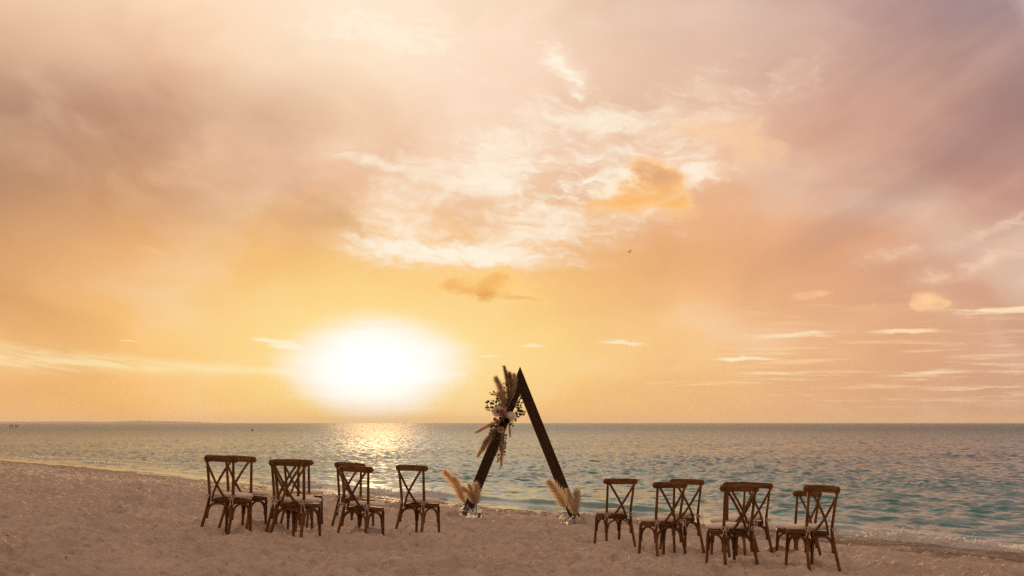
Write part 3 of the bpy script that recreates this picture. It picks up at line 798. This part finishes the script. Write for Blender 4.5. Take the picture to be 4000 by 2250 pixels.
# ------------------------------------------------------------------ triangular arch
apex = P3(2031.5, 1431, ARCH_Y)
arch = empty('wedding_arch', (apex.x, ARCH_Y, ground(apex.x, ARCH_Y)))
tag(arch, 'dark brown wooden triangle arch standing on the sand facing the sea', 'arch')
def arch_leg(foot_px):
    """One board of the triangle, mitred on the centre line at the top, sunk in sand below."""
    f = P3(foot_px[0], foot_px[1], ARCH_Y) - arch.location; a = apex - arch.location
    d = (f - a).normalized(); sgn = 1 if f.x > a.x else -1
    w = .205; nrm = Vector((-d.z * sgn, 0, d.x * sgn))
    if nrm.z > 0: nrm = -nrm                                 # towards the inside of the triangle
    L = (f - a).length + .30
    inner_top = a + d * (w * abs(d.z) / abs(d.x)) + nrm * w  # on the vertical through the apex
    k = (a.x - inner_top.x)
    inner_top = inner_top + d * (k / d.x)
    q = [a, a + d * L, a + d * L + nrm * w, inner_top]; th = .052
    mb = MB(); n = 12; vs = []
    for yy in (-th, th):
        for i in range(n + 1):
            t = i / n; vs.append(q[0].lerp(q[1], t) + Vector((0, yy, 0))); vs.append(q[3].lerp(q[2], t) + Vector((0, yy, 0)))
    m = 2 * (n + 1); fs = []
    for i in range(n):
        a0, b0, a1, b1 = 2 * i, 2 * i + 1, 2 * i + 2, 2 * i + 3
        fs += [(a0, b0, b1, a1), (m + a0, m + a1, m + b1, m + b0), (a0, a1, m + a1, m + a0), (b0, m + b0, m + b1, b1)]
    fs += [(0, m, m + 1, 1), (2 * n, 2 * n + 1, m + 2 * n + 1, m + 2 * n)]
    mb.raw(vs, fs); o = mb.build('arch_leg', M['arch'], arch, smooth=False)
    bm = bmesh.new(); bm.from_mesh(o.data); bmesh.ops.recalc_face_normals(bm, faces=bm.faces)
    bmesh.ops.bevel(bm, geom=[e for e in bm.edges if e.calc_face_angle(0) > 1.0], offset=.006, segments=2, affect='EDGES'); bm.to_mesh(o.data); bm.free()
    return o
arch_leg((1803, 1996)); arch_leg((2258, 1996))

# ------------------------------------------------------------------ pampas grass
def plume_mesh(path, rad_, n, seed, length=.10, width=.0034, lean=.72):
    """Feathery seed head along a path (list of Vectors): many drooping hairs round the stalk."""
    rg = random.Random(seed); vs, fs = [], []; path = [Vector(p) for p in path]; m = len(path)
    def at(u):
        k = min(int(u * (m - 1)), m - 2); return path[k].lerp(path[k + 1], u * (m - 1) - k), (path[k + 1] - path[k]).normalized()
    for i in range(int(n * 1.35)):
        u = rg.random() ** .85; p, t = at(u)
        env = max(.16, math.sin(math.pi * min(1, (u * .92 + .08)) ** .75) ** .8)
        ph = rg.random() * 2 * math.pi; s = t.orthogonal(); s.normalize(); b = t.cross(s); out = s * math.cos(ph) + b * math.sin(ph)
        L = length * (.55 + .75 * rg.random()) * (.55 + .6 * env)
        q0 = p + out * rad_ * env * .25 * rg.random()
        d = (t * lean + out * (.30 + .65 * rg.random()) * (rad_ / .05)).normalized()
        pts = [q0, q0 + d * L * .5, q0 + (d * .9 + t * .25 + Vector((0, 0, -.34)) * rg.random()).normalized() * L]
        w = width * (.6 + .8 * rg.random()); sd_ = d.cross(Vector((rg.uniform(-1, 1), rg.uniform(-1, 1), rg.uniform(-1, 1)))).normalized()
        k = len(vs)
        vs += [pts[0] - sd_ * w * .5, pts[0] + sd_ * w * .5, pts[1] - sd_ * w * .5, pts[1] + sd_ * w * .5, pts[2]]
        fs += [(k, k + 1, k + 3, k + 2), (k + 2, k + 3, k + 4)]
    return vs, fs
def pampas(name, base, path, rad_, n, seed, parent=None, length=.10, mat='plume', width=.0034):
    """Stalk from base through the head path; a thing when it has no parent."""
    o = empty(name, base) if parent is None else parent
    org = Vector(base) if parent is None else Vector((0, 0, 0))
    pts = [Vector(p) - org for p in path]; b = Vector(base) - org
    vs, fs = plume_mesh(spline(pts, 14), rad_, n, seed, length, width)
    mb = MB(); mb.raw(vs, fs)
    if parent is None:
        mb.build('plume_head', M[mat], o)
        mb = MB(); mb.sweep(spline([b] + pts, 14), oval(.009, .009, 5), scale=[1] * 8 + [.8, .7, .6, .5, .4, .3]); mb.build('stalk', M['stem'], o)
        return o
    h = mb.build('plume', M[mat], parent)
    mb = MB(); mb.sweep(spline([b] + pts, 14), oval(.008, .008, 5), scale=[1] * 8 + [.8, .7, .6, .5, .4, .3]); mb.build('stalk', M['stem'], h)
    return h

# ------------------------------------------------------------------ glass vases
def vase(px, py, rpx, Y, label):
    r = rpx * Y / FPX; c = P3(px, py, Y)
    g = ground(c.x, c.y); base = Vector((c.x, Y, c.z - r * 1.02))
    o = empty('glass_vase', base)
    tag(o, label, 'vase', 'round glass vases at the feet of the arch')
    th = .003; prof = []
    out = [(r * math.sin(a), r * 1.02 - r * math.cos(a)) for a in np.linspace(.0, 2.72, 26)]
    rn = out[-1][0]; zt = out[-1][1]
    out += [(rn * .92, zt + .012), (rn * .95, zt + .035), (rn * 1.12, zt + .05)]
    inn = [(rn * 1.12 - th, zt + .05), (rn * .95 - th * .8, zt + .035), (rn * .92 - th * .8, zt + .012)] + [((r - th) * math.sin(a), r * 1.02 - (r - th) * math.cos(a)) for a in np.linspace(2.70, 0, 26)]
    mb = MB(); mb.lathe([(max(a, .0004), b) for a, b in out + inn], 40); gl = mb.build('glass', M['glass'], o)
    lvl = 1.95; ri = r - th * .55                             # water sits a hair inside the glass
    wp = [(ri * math.sin(a), r * 1.02 - ri * math.cos(a)) for a in np.linspace(0, lvl, 20)]
    wp += [(wp[-1][0] * k, wp[-1][1]) for k in (.6, .0)]
    mb = MB(); mb.lathe([(max(a, .0004), b) for a, b in wp], 40); mb.build('water', M['water'], o)
    return o, base, r, zt
V = [vase(*v, 'round glass vase half full of water, ' + w) for v, w in zip(VASES, ('left one at the arch left foot', 'right one at the arch left foot', 'left one at the arch right foot', 'right one at the arch right foot'))]
def stems(vi, label, pxs, rad_, n, seed, length=.11, mat='plume'):
    o_, base, r, zt = V[vi]; Y = base.y
    pts = [P3(px, py, Y + dy) for px, py, dy in pxs]
    b = base + Vector((random.Random(seed).uniform(-.3, .3) * r, random.Random(seed + 1).uniform(-.3, .3) * r, r * .45))
    neck = base + Vector((0, 0, zt + .03))
    o = empty('pampas_plume', b); tag(o, label, 'pampas grass', 'pampas plumes in the vases')
    loc = [p - b for p in pts]
    vs, fs = plume_mesh(spline(loc, 16), rad_ * .85, int(n * .85), seed, length * 1.2)
    mb = MB(); mb.raw(vs, fs); mb.build('plume_head', M[mat], o)
    mb = MB(); mb.sweep(spline([Vector((0, 0, 0)), neck - b] + loc[:2] + loc[2:], 18), oval(.009, .009, 5), scale=[1] * 12 + [.8, .7, .6, .5, .4, .3]); mb.build('stalk', M['stem'], o)
    return o
stems(0, 'tall fluffy pampas plume leaning far left by the arch left foot', [(1815,1966,0),(1795,1925,0),(1766,1875,0),(1736,1842,0)], .085, 1500, 1, .12)
stems(0, 'thin second pampas stalk close beside the tall one at left foot', [(1818,1968,.03),(1803,1930,.05),(1789,1890,.06),(1776,1868,.06)], .05, 600, 2, .10)
stems(1, 'short pampas plume leaning left in front of the arch left leg', [(1857,1972,0),(1845,1948,0),(1828,1922,0),(1809,1906,0)], .055, 800, 3, .10)
stems(1, 'short pampas plume standing upright against the arch left leg', [(1861,1972,-.02),(1865,1945,-.02),(1862,1915,-.02),(1857,1891,-.02)], .060, 900, 4, .10)
stems(1, 'small middle pampas plume between two others at the arch left foot', [(1858,1970,.03),(1852,1942,.03),(1842,1915,.03),(1832,1896,.03)], .045, 600, 5, .09)
stems(2, 'tall fluffy pampas plume leaning left against the arch right leg', [(2205,1985,0),(2192,1952,0),(2168,1910,0),(2142,1880,0)], .095, 1600, 6, .12)
stems(3, 'short pampas plume left of two in the arch right foot vase', [(2244,2012,.02),(2236,1985,.02),(2224,1950,.02),(2217,1915,.02)], .055, 800, 7, .10)
stems(3, 'broad upright pampas plume in the arch right foot vase', [(2248,2012,-.02),(2250,1980,-.02),(2252,1945,-.02),(2250,1918,-.02)], .065, 1000, 8, .10)
stems(3, 'thin rightmost pampas tip above the arch right foot vase', [(2250,2010,.04),(2257,1975,.05),(2261,1940,.05),(2262,1917,.05)], .03, 400, 9, .08)

# ------------------------------------------------------------------ flower spray on the arch
FY = ARCH_Y - .14
S = .345
def F(cx, cy, dy=0.0): return P3(1820 + cx * S, 1400 + cy * S, FY + dy)
spray_o = F(440, 660)
spray = empty('flower_spray', spray_o)
tag(spray, 'pampas, eucalyptus and pale flowers tied high on the arch left leg', 'flowers')
L_ = lambda cx, cy, dy=0.0: F(cx, cy, dy) - spray_o
def fp(pts, rad_, n, seed, length=.10, mat='plume', base=(430, 640)):
    pampas('plume', L_(*base), [L_(*p) for p in pts], rad_, n, seed, spray, length, mat, .0038)
fp([(445,540),(425,440),(385,320),(338,225)], .050, 1300, 11, .13)
fp([(450,520),(430,470),(395,430),(370,410)], .055, 700, 12, .11)
fp([(490,480),(478,330),(460,200),(434,100)], .038, 900, 13, .10, 'plume_dark')
fp([(510,470),(515,350),(505,240),(495,170)], .040, 700, 14, .10, 'plume_dark')
fp([(515,470),(535,350),(548,250),(545,185)], .045, 900, 15, .10)
fp([(360,720),(290,745),(200,790),(112,840)], .036, 900, 16, .09)
fp([(350,780),(280,890),(210,990),(135,1105)], .045, 1200, 17, .11, 'plume')
fp([(330,800),(270,880),(225,940),(190,1010)], .040, 600, 18, .10, 'plume_dark')
fp([(415,820),(415,940),(405,1080),(400,1215)], .042, 1000, 19, .10, 'plume')
fp([(485,720),(492,780),(498,830),(500,880)], .024, 450, 20, .07)
fp([(470,560),(450,560),(420,540),(395,520)], .05, 500, 21, .10)
def sprig(pts, n, size, mat, seed, base=None):
    n = int(n * 1.6); size *= 1.3
    """A twig with leaves in pairs."""
    rg = random.Random(seed); path = spline([L_(*p) for p in pts], 12)
    mb = MB(); mb.sweep(path, oval(.006, .006, 4), scale=[1 - .06 * i for i in range(12)]); st = mb.build('sprig', M['stem' if mat == 'leaf_dry' else mat], spray)
    for i in range(n):
        u = .12 + .88 * i / (n - 1) * .999; k = min(int(u * 11), 10); p = path[k].lerp(path[k + 1], u * 11 - k); t = (path[k + 1] - path[k]).normalized()
        o = (t.cross(Vector((0, 1, 0))) * rg.choice((-1, 1)) + Vector((0, rg.uniform(-.8, .8), 0)) + t * rg.uniform(.2, .9)).normalized()
        L = size * (.7 + .6 * rg.random()) * (1.1 - .4 * u); wv = o.cross(Vector((rg.uniform(-.6, .6), 1, rg.uniform(-.6, .6)))).normalized() * L * .30
        nn = o.cross(wv).normalized() * L * .08; q0 = p + o * .004
        mb = MB(); mb.raw([q0, q0 + o * L * .35 + wv + nn, q0 + o * L * .7 + wv * .8 + nn * 1.2, q0 + o * L, q0 + o * L * .7 - wv * .8 + nn * 1.2, q0 + o * L * .35 - wv + nn, q0 + o * L * .4, q0 + o * L * .72],
                          [(0, 6, 1), (1, 6, 7, 2), (2, 7, 3), (0, 5, 6), (5, 4, 7, 6), (4, 3, 7)])
        mb.build('leaf', M[mat], st)
for k, (pts, n, sz, mt) in enumerate([
    ([(430,560),(385,470),(335,400),(280,398)], 16, .050, 'leaf_dry'), ([(420,600),(360,530),(300,490),(238,515)], 16, .055, 'leaf'),
    ([(410,620),(350,580),(290,570),(228,570)], 14, .050, 'leaf_dry'), ([(470,480),(455,400),(448,330),(440,280)], 14, .045, 'leaf_dry'),
    ([(500,460),(520,360),(525,280),(520,215)], 14, .045, 'leaf'), ([(540,560),(570,500),(605,450),(635,420)], 16, .045, 'leaf'),
    ([(540,570),(580,545),(610,550),(622,545)], 10, .045, 'leaf'), ([(545,590),(590,610),(620,615),(660,618)], 14, .055, 'leaf'),
    ([(560,520),(600,510),(630,495),(655,485)], 9, .035, 'leaf_dry'), ([(560,650),(575,670),(576,690),(575,705)], 5, .045, 'leaf'),
    ([(410,820),(395,920),(375,1020),(345,1100)], 20, .050, 'leaf_dry'), ([(440,800),(438,900),(432,1000),(428,1080)], 18, .045, 'leaf'),
    ([(420,810),(410,950),(395,1080),(370,1175)], 18, .045, 'leaf_dry'), ([(400,800),(370,840),(340,880),(315,915)], 12, .060, 'leaf'),
    ([(380,780),(340,810),(310,840),(280,860)], 12, .060, 'leaf'), ([(430,700),(460,560),(470,500),(480,470)], 12, .060, 'leaf'),
    ([(350,740),(320,770),(295,790),(280,800)], 8, .05, 'leaf_dry'), ([(500,690),(515,720),(522,740),(520,755)], 5, .05, 'leaf')]):
    sprig(pts, n, sz, mt, 100 + k)
def petal(mb, c, axis, ph, L, wd, open_, cup):
    """Cupped petal: 3 x 4 patch."""
    ax = axis.normalized(); s = ax.orthogonal().normalized(); b = ax.cross(s); out = s * math.cos(ph) + b * math.sin(ph); sd_ = ax.cross(out); vs = []
    for i in range(4):
        u = i / 3; d = out * math.sin(open_) + ax * math.cos(open_)
        d = (d + ax * cup * u * u - out * cup * .5 * u * u)
        w = wd * (.35, .85, 1.0, .62)[i]
        for v in (-1, 0, 1): vs.append(c + d * L * u + sd_ * w * v * .5 + (ax * .12 - out * .25) * (w * abs(v) * .5))
    fs = [(r * 3 + k, r * 3 + k + 1, r * 3 + k + 4, r * 3 + k + 3) for r in range(3) for k in range(2)]
    mb.raw(vs, fs)
def bloom(name, cx, cy, dpx, mat, layers, seed, dy=-.10, ax=(0, -1, .1), centre=None, label=None):
    rg = random.Random(seed); r = dpx * 1.2 * S * FY / FPX / 2; c = L_(cx, cy, dy); axis = Vector(ax)
    mb = MB(); mb.ball(c + axis.normalized() * r * .1, r * .42, 8, 6); o = mb.build(name, M[mat], spray)
    if label: o['label'] = label
    for li, (n, op, Lf, cup) in enumerate(layers):
        for k in range(n):
            mb = MB(); petal(mb, c, axis, 2 * math.pi * (k + .5 * li) / n + rg.uniform(-.15, .15), r * Lf * rg.uniform(.92, 1.08), r * Lf * 1.15, op + rg.uniform(-.1, .1), cup)
            mb.build('petal', M[mat], o)
    if centre:
        mb = MB(); mb.ball(c + axis.normalized() * r * .48, r * .22, 8, 5); mb.build('flower_centre', M[centre], o)
    return o
ANEM = [(7, 1.25, 1.05, .25), (6, .95, .95, .35)]
PEONY = [(7, 1.15, 1.05, .5), (7, .8, .95, .5), (6, .45, .85, .4)]
ROSE = [(6, 1.0, 1.0, .5), (6, .65, .95, .5), (5, .35, .9, .3)]
bloom('anemone', 368, 605, 120, 'white_petal', ANEM, 1, -.12, (-.25, -1, .1), 'burgundy', 'white anemone with a dark centre')
bloom('peony', 408, 622, 105, 'pink_petal', PEONY, 2, -.17, (.2, -1, .2), None, 'blush pink peony')
bloom('rose', 372, 722, 78, 'pink_petal', ROSE, 3, -.15, (-.3, -1, 0), None, 'small pink rose')
bloom('rose', 388, 792, 95, 'cream_petal', PEONY, 4, -.14, (.1, -1, -.3), None, 'cream rose')
bloom('dahlia', 462, 700, 68, 'burgundy', PEONY, 5, -.15, (.1, -1, -.1), None, 'dark burgundy dahlia')
bloom('dahlia', 408, 742, 60, 'burgundy', PEONY, 6, -.15, (0, -1, -.1), None, 'dark burgundy dahlia')
bloom('rose', 345, 690, 60, 'pink_petal', ROSE, 7, -.10, (-.6, -1, 0), None)
bloom('rose', 390, 680, 60, 'cream_petal', ROSE, 8, -.08, (0, -1, .1), None)
def hydrangea(cx, cy, dpx, seed):
    rg = random.Random(seed); r = dpx * S * FY / FPX / 2; c = L_(cx, cy, -.12)
    mb = MB(); mb.ball(c, r * .72, 10, 7); o = mb.build('hydrangea', M['white_petal'], spray); o['label'] = 'round white hydrangea head'
    for i in range(46):
        zz = 1 - 2 * (i + .5) / 46; ph = i * 2.39996; d = Vector((math.sqrt(1 - zz * zz) * math.cos(ph), -abs(zz) if False else math.sqrt(1 - zz * zz) * math.sin(ph), zz))
        if d.y > .45: continue
        mb = MB()
        for k in range(4): petal(mb, c + d * r * rg.uniform(.74, .88), d, k * math.pi / 2 + rg.random(), r * .30, r * .32, 1.25, .1)
        mb.build('floret', M['white_petal'], o)
hydrangea(512, 658, 118, 9)

# ------------------------------------------------------------------ foam and spray along the water's edge
def shore_xy(s, t): return s * NS[0] + t * TS[0], s * NS[1] + t * TS[1]
ICO = []
_g = (1 + 5 ** .5) / 2
_iv = np.array([(-1, _g, 0), (1, _g, 0), (-1, -_g, 0), (1, -_g, 0), (0, -1, _g), (0, 1, _g), (0, -1, -_g), (0, 1, -_g), (_g, 0, -1), (_g, 0, 1), (-_g, 0, -1), (-_g, 0, 1)]); _iv /= np.linalg.norm(_iv[0])
_if = np.array([(0,11,5),(0,5,1),(0,1,7),(0,7,10),(0,10,11),(1,5,9),(5,11,4),(11,10,2),(10,7,6),(7,1,8),(3,9,4),(3,4,2),(3,2,6),(3,6,8),(3,8,9),(4,9,5),(2,4,11),(6,2,10),(8,6,7),(9,8,1)])
def foam_sheet(t0, t1, off, wd, hh, seed, rg, step=.022):
    """Lumpy mound of foam lying along the shore."""
    nt = int((t1 - t0) / step); ns = max(8, int(3.2 * wd / step)); T, U = np.meshgrid(np.linspace(t0, t1, nt), np.linspace(-1, 1, ns))
    T, U = T.ravel(), U.ravel(); cl = np.clip(.62 + .95 * fbm(T * .9, T * 0 + seed, seed, 3), 0, 1.3)
    edge = np.clip(np.minimum(T - t0, t1 - T) / .5, 0, 1)
    s = np.interp(T, _tp, _ts) + off + U * wd * 1.6 + .30 * fbm(T * .35, T * 0 + 1, 131, 3); x, y = shore_xy(s, T)
    prof = np.clip(1 - np.abs(U + .35 * fbm(T * 2.2, U * .8, seed + 2, 2)) ** 1.6, 0, 1)
    bil = np.abs(fbm(x * 7, y * 7, seed + 3, 3)) * .9 + .35
    z = np.maximum(sea_height(x, y), beach_height(x, y)) - .03 + (hh * prof * cl * edge) * bil * 1.5 + .03 * (prof * edge * cl > .10)
    i = (np.arange(ns - 1)[:, None] * nt + np.arange(nt - 1)[None, :]).ravel()
    return np.stack([x, y, z], 1), np.stack([i, i + 1, i + nt + 1, i + nt], 1)
def foam_line(name, label, segs, seed, sheets=()):
    """segs: (t0, t1, seaward offset, width, height, blobs per metre, radius, splash)."""
    rg = np.random.default_rng(seed); C_, R_ = [], []
    for t0, t1, off, wd, hh, dens, rr_, splash in segs:
        n = int((t1 - t0) * dens); t = rg.uniform(t0, t1, n)
        clump = np.clip(.55 + .9 * fbm(t * 1.3, t * 0 + seed, seed, 3) + .3 * fbm(t * 5, t * 0 + 3, seed + 4, 2), .02, 1.4)
        keep_ = rg.random(n) < clump; t = t[keep_]; clump = clump[keep_]; n = len(t)
        s = np.interp(t, _tp, _ts) + off + rg.normal(0, wd, n) + .30 * fbm(t * .35, t * 0 + 1, 131, 3)
        x, y = shore_xy(s, t)
        z = np.maximum(sea_height(x, y), beach_height(x, y)) + hh * clump * rg.random(n) ** 1.6
        r = rr_ * rg.uniform(.5, 1.35, n)
        C_.append(np.stack([x, y, z], 1)); R_.append(r)
        if splash:
            for ts, hs, ns in splash:
                tt = ts + rg.normal(0, .16 + .1 * hs, ns); u = rg.random(ns) ** 1.7
                ss = np.interp(tt, _tp, _ts) + off + rg.normal(0, .10, ns); x, y = shore_xy(ss, tt)
                z = np.maximum(sea_height(x, y), beach_height(x, y)) + hs * u * np.exp(-((tt - ts) / .22) ** 2)
                C_.append(np.stack([x, y, z], 1)); R_.append(rr_ * rg.uniform(.25, .8, ns) * (1 - .6 * u))
    Cn = np.concatenate(C_); Rn = np.concatenate(R_); n = len(Cn)
    jit = 1 + .5 * (rg.random((n, 12, 1)) - .5); sq = np.stack([rg.uniform(.8, 1.6, n), rg.uniform(.8, 1.6, n), rg.uniform(.55, .95, n)], 1)[:, None, :]
    co = (Cn[:, None, :] + _iv[None] * jit * Rn[:, None, None] * sq).reshape(-1, 3)
    q = (_if[None] + (np.arange(n) * 12)[:, None, None]).reshape(-1, 3); q = q[rg.random(len(q)) < .55]   # lacy bubbles, light gets through
    for sh in sheets:
        c2, q2 = foam_sheet(*sh, seed + 9, rg); k = len(co)
        q = np.concatenate([q, q2[:, [0, 1, 2]] + k, q2[:, [0, 2, 3]] + k]); co = np.concatenate([co, c2])
    o = link_mesh(name, np_mesh(name, co, q), M['foam']); return tag(o, label, kind='stuff')
foam_line('foam', 'white foam and spray breaking along the right shore', [
    (13.0, 21.3, .30, .20, .16, 620, .024, [(20.2, .46, 260), (19.8, .32, 200), (18.2, .34, 190), (17.0, .26, 120), (15.8, .28, 90), (15.0, .42, 70)]),
    (21.3, 25.5, .35, .10, .045, 300, .018, None), (13.0, 24.0, .05, .05, .015, 160, .015, None)], 201,
    [(13.0, 21.6, .30, .24, .17), (21.4, 26.0, .35, .16, .09)])
foam_line('foam', 'white broken surf behind the chairs left of the arch', [
    (39.5, 44.5, 1.35, .25, .11, 240, .030, [(43.5, .2, 60), (41.0, .18, 50)]), (48.5, 53.5, 1.5, .25, .10, 190, .032, [(51.0, .18, 40)]),
    (28.5, 34, .9, .25, .02, 40, .016, None), (36, 60, .25, .08, .015, 60, .018, None)], 203,
    [(39.0, 44.8, 1.35, .24, .06), (48.5, 53.5, 1.5, .22, .05)])
foam_line('foam', 'thin foam edge of the swash on the far left shore', [
    (60, 70, .35, .14, .03, 50, .03, None), (81, 86.5, 3.2, .35, .14, 90, .045, None), (94, 100, 4.0, .4, .14, 70, .045, None)], 205)

# ------------------------------------------------------------------ small dark scraps on the sand
rg = np.random.default_rng(7); n = 130
yy = 1.0 / rg.uniform(1 / 40, 1 / 11.5, n); xx = yy * rg.uniform(-.40, .40, n); zz, ss = beach_base(xx, yy); okk = ss < 20.5
xx, yy = xx[okk], yy[okk]; zz = beach_height(xx, yy) + .002; n = len(xx); vs, fs = [], []
for i in range(n):
    a = rg.random() * 6.28; L = rg.uniform(.006, .02); w = rg.uniform(.003, .008); ca, sa = math.cos(a), math.sin(a)
    k = len(vs)
    for u, v, h in ((-L, -w, 0), (L, -w * .4, .004), (L * .8, w, .010), (-L * .9, w * .8, .006), (0, 0, .014)): vs.append((xx[i] + u * ca - v * sa, yy[i] + u * sa + v * ca, zz[i] + h))
    fs += [(k, k + 1, k + 4), (k + 1, k + 2, k + 4), (k + 2, k + 3, k + 4), (k + 3, k, k + 4)]
mb = MB(); mb.raw(vs, fs); tag(mb.build('seaweed_scraps', M['weed'], None, False), 'small dark scraps of seaweed scattered on the sand', kind='stuff')

# ------------------------------------------------------------------ birds and far walkers
def bird(px, py, Y, span, bank, label, up=.25):
    c = P3(px, py, Y); mb = MB(); b = span
    body = [(0, -.20, 0), (0, -.17, .004), (0, -.08, .006), (0, .02, .004), (0, .12, 0), (0, .21, -.004)]
    mb.sweep([(x * b, y * b, z * b) for x, y, z in body], oval(.085 * b, .075 * b, 8), scale=[.15, .6, 1, .95, .55, .2])
    mb.raw([(-.02 * b, .14 * b, 0), (.02 * b, .14 * b, 0), (.05 * b, .30 * b, 0), (0, .26 * b, .004 * b), (-.05 * b, .30 * b, 0)], [(0, 1, 2, 3), (0, 3, 4)])
    for sx in (-1, 1):                                       # bent wing: arm raised, hand swept back and down
        st = [(.02, -.06, .07, .01), (.14, -.10, .07, up * .55), (.27, -.09, .05, up * .75), (.40, -.02, .03, up * .5), (.52, .07, .004, up * .12)]
        vs = []
        for x, yc, ch, z in st: vs += [(sx * x * b, (yc - ch * .5) * b, z * b), (sx * x * b, (yc + ch) * b, z * b - .004 * b), (sx * x * b, yc * b, z * b + .012 * b)]
        fs = []
        for i in range(4):
            k = 3 * i; fs += [(k, k + 3, k + 5, k + 2), (k + 2, k + 5, k + 4, k + 1), (k + 1, k + 4, k + 3, k)]
        mb.raw(vs, fs)
    o = mb.build('bird', M['bird']); o.location = c; o.rotation_euler = (.1, bank, 2.2); return tag(o, label, 'bird')
bird(2460, 985, 150, .78, .35, 'small dark bird with bent wings gliding high in the sky', .42)
bird(983, 1684, 140, .60, -.5, 'small dark bird skimming low over the sea at left', .5)

def person(px, D, h, step, lean, label):
    x = P3(px, HORIZON, D).x; z = float(bar_h(np.array([x]), np.array([float(D)]))[0]) - .02
    J = {'pelvis': (0, 0, .50), 'chest': (.0, 0, .74), 'neck': (lean, 0, .84), 'head': (lean, 0, .93), 'top': (lean, 0, .985),
         'kl': (-.05, step * .5, .27), 'al': (-.05, step, .03), 'tl': (-.05, step + .07, .015), 'kr': (.05, -step * .3, .27), 'ar': (.05, -step, .04), 'tr': (.05, -step + .07, .015),
         'sl': (-.105, 0, .81), 'el': (-.13, -.02, .63), 'hl': (-.135, .03, .47), 'sr': (.105, 0, .81), 'er': (.13, -.02, .63), 'hr': (.135, .03, .47)}
    E_ = [('pelvis', 'chest'), ('chest', 'neck'), ('neck', 'head'), ('head', 'top'), ('pelvis', 'kl'), ('kl', 'al'), ('al', 'tl'), ('pelvis', 'kr'), ('kr', 'ar'), ('ar', 'tr'),
          ('chest', 'sl'), ('sl', 'el'), ('el', 'hl'), ('chest', 'sr'), ('sr', 'er'), ('er', 'hr')]
    rad_ = dict(pelvis=.085, chest=.095, neck=.032, head=.062, top=.04, kl=.045, al=.028, tl=.022, kr=.045, ar=.028, tr=.022, sl=.042, el=.030, hl=.020, sr=.042, er=.030, hr=.020)
    ks = list(J); me = bpy.data.meshes.new('person'); me.from_pydata([tuple(c * h for c in J[k]) for k in ks], [(ks.index(a), ks.index(b)) for a, b in E_], [])
    o = link_mesh('person', me, M['cloth_a'], None, False); o.location = (x, D, z)
    md = o.modifiers.new('skin', 'SKIN'); sv = me.skin_vertices[0].data
    for i, k in enumerate(ks): sv[i].radius = (rad_[k] * h, rad_[k] * h * .8); sv[i].use_root = (k == 'pelvis')
    o.modifiers.new('smooth', 'SUBSURF').levels = 1
    return tag(o, label, 'person', 'walkers on the far sandbar')
for px, D, h, st_, le, lb in ((42, 640, 1.74, .10, .01, 'person in dark clothes walking, leftmost of four on the far point'), (49, 642, 1.62, -.08, 0, 'person in dark clothes walking, second from left on the far point'),
                              (62, 641, 1.66, .09, -.01, 'person in dark clothes walking, third from left on the far point'), (68, 643, 1.72, -.10, .01, 'person in dark clothes walking, rightmost of four on the far point')):
    person(px, D, h, st_, le, lb)

# ------------------------------------------------------------------ haze over the water
hm = bpy.data.materials.new('sea_haze'); hm.use_nodes = True; ht = hm.node_tree; ht.nodes.clear()
pv = ht.nodes.new('ShaderNodeVolumePrincipled'); ho = ht.nodes.new('ShaderNodeOutputMaterial')
pv.inputs['Color'].default_value = (.95, .92, .88, 1); pv.inputs['Density'].default_value = 1.1e-4; pv.inputs['Anisotropy'].default_value = .2
ht.links.new(pv.outputs[0], ho.inputs['Volume'])
mb = MB(); X_ = 10500.0; z0, z1 = -9.5, 34.0
mb.raw([(-X_, -X_, z0), (X_, -X_, z0), (X_, X_, z0), (-X_, X_, z0), (-X_, -X_, z1), (X_, -X_, z1), (X_, X_, z1), (-X_, X_, z1)],
       [(3, 2, 1, 0), (4, 5, 6, 7), (0, 1, 5, 4), (1, 2, 6, 5), (2, 3, 7, 6), (3, 0, 4, 7)])
tag(mb.build('haze', hm, None, False), 'thin warm sea haze lying over the whole view', kind='stuff')
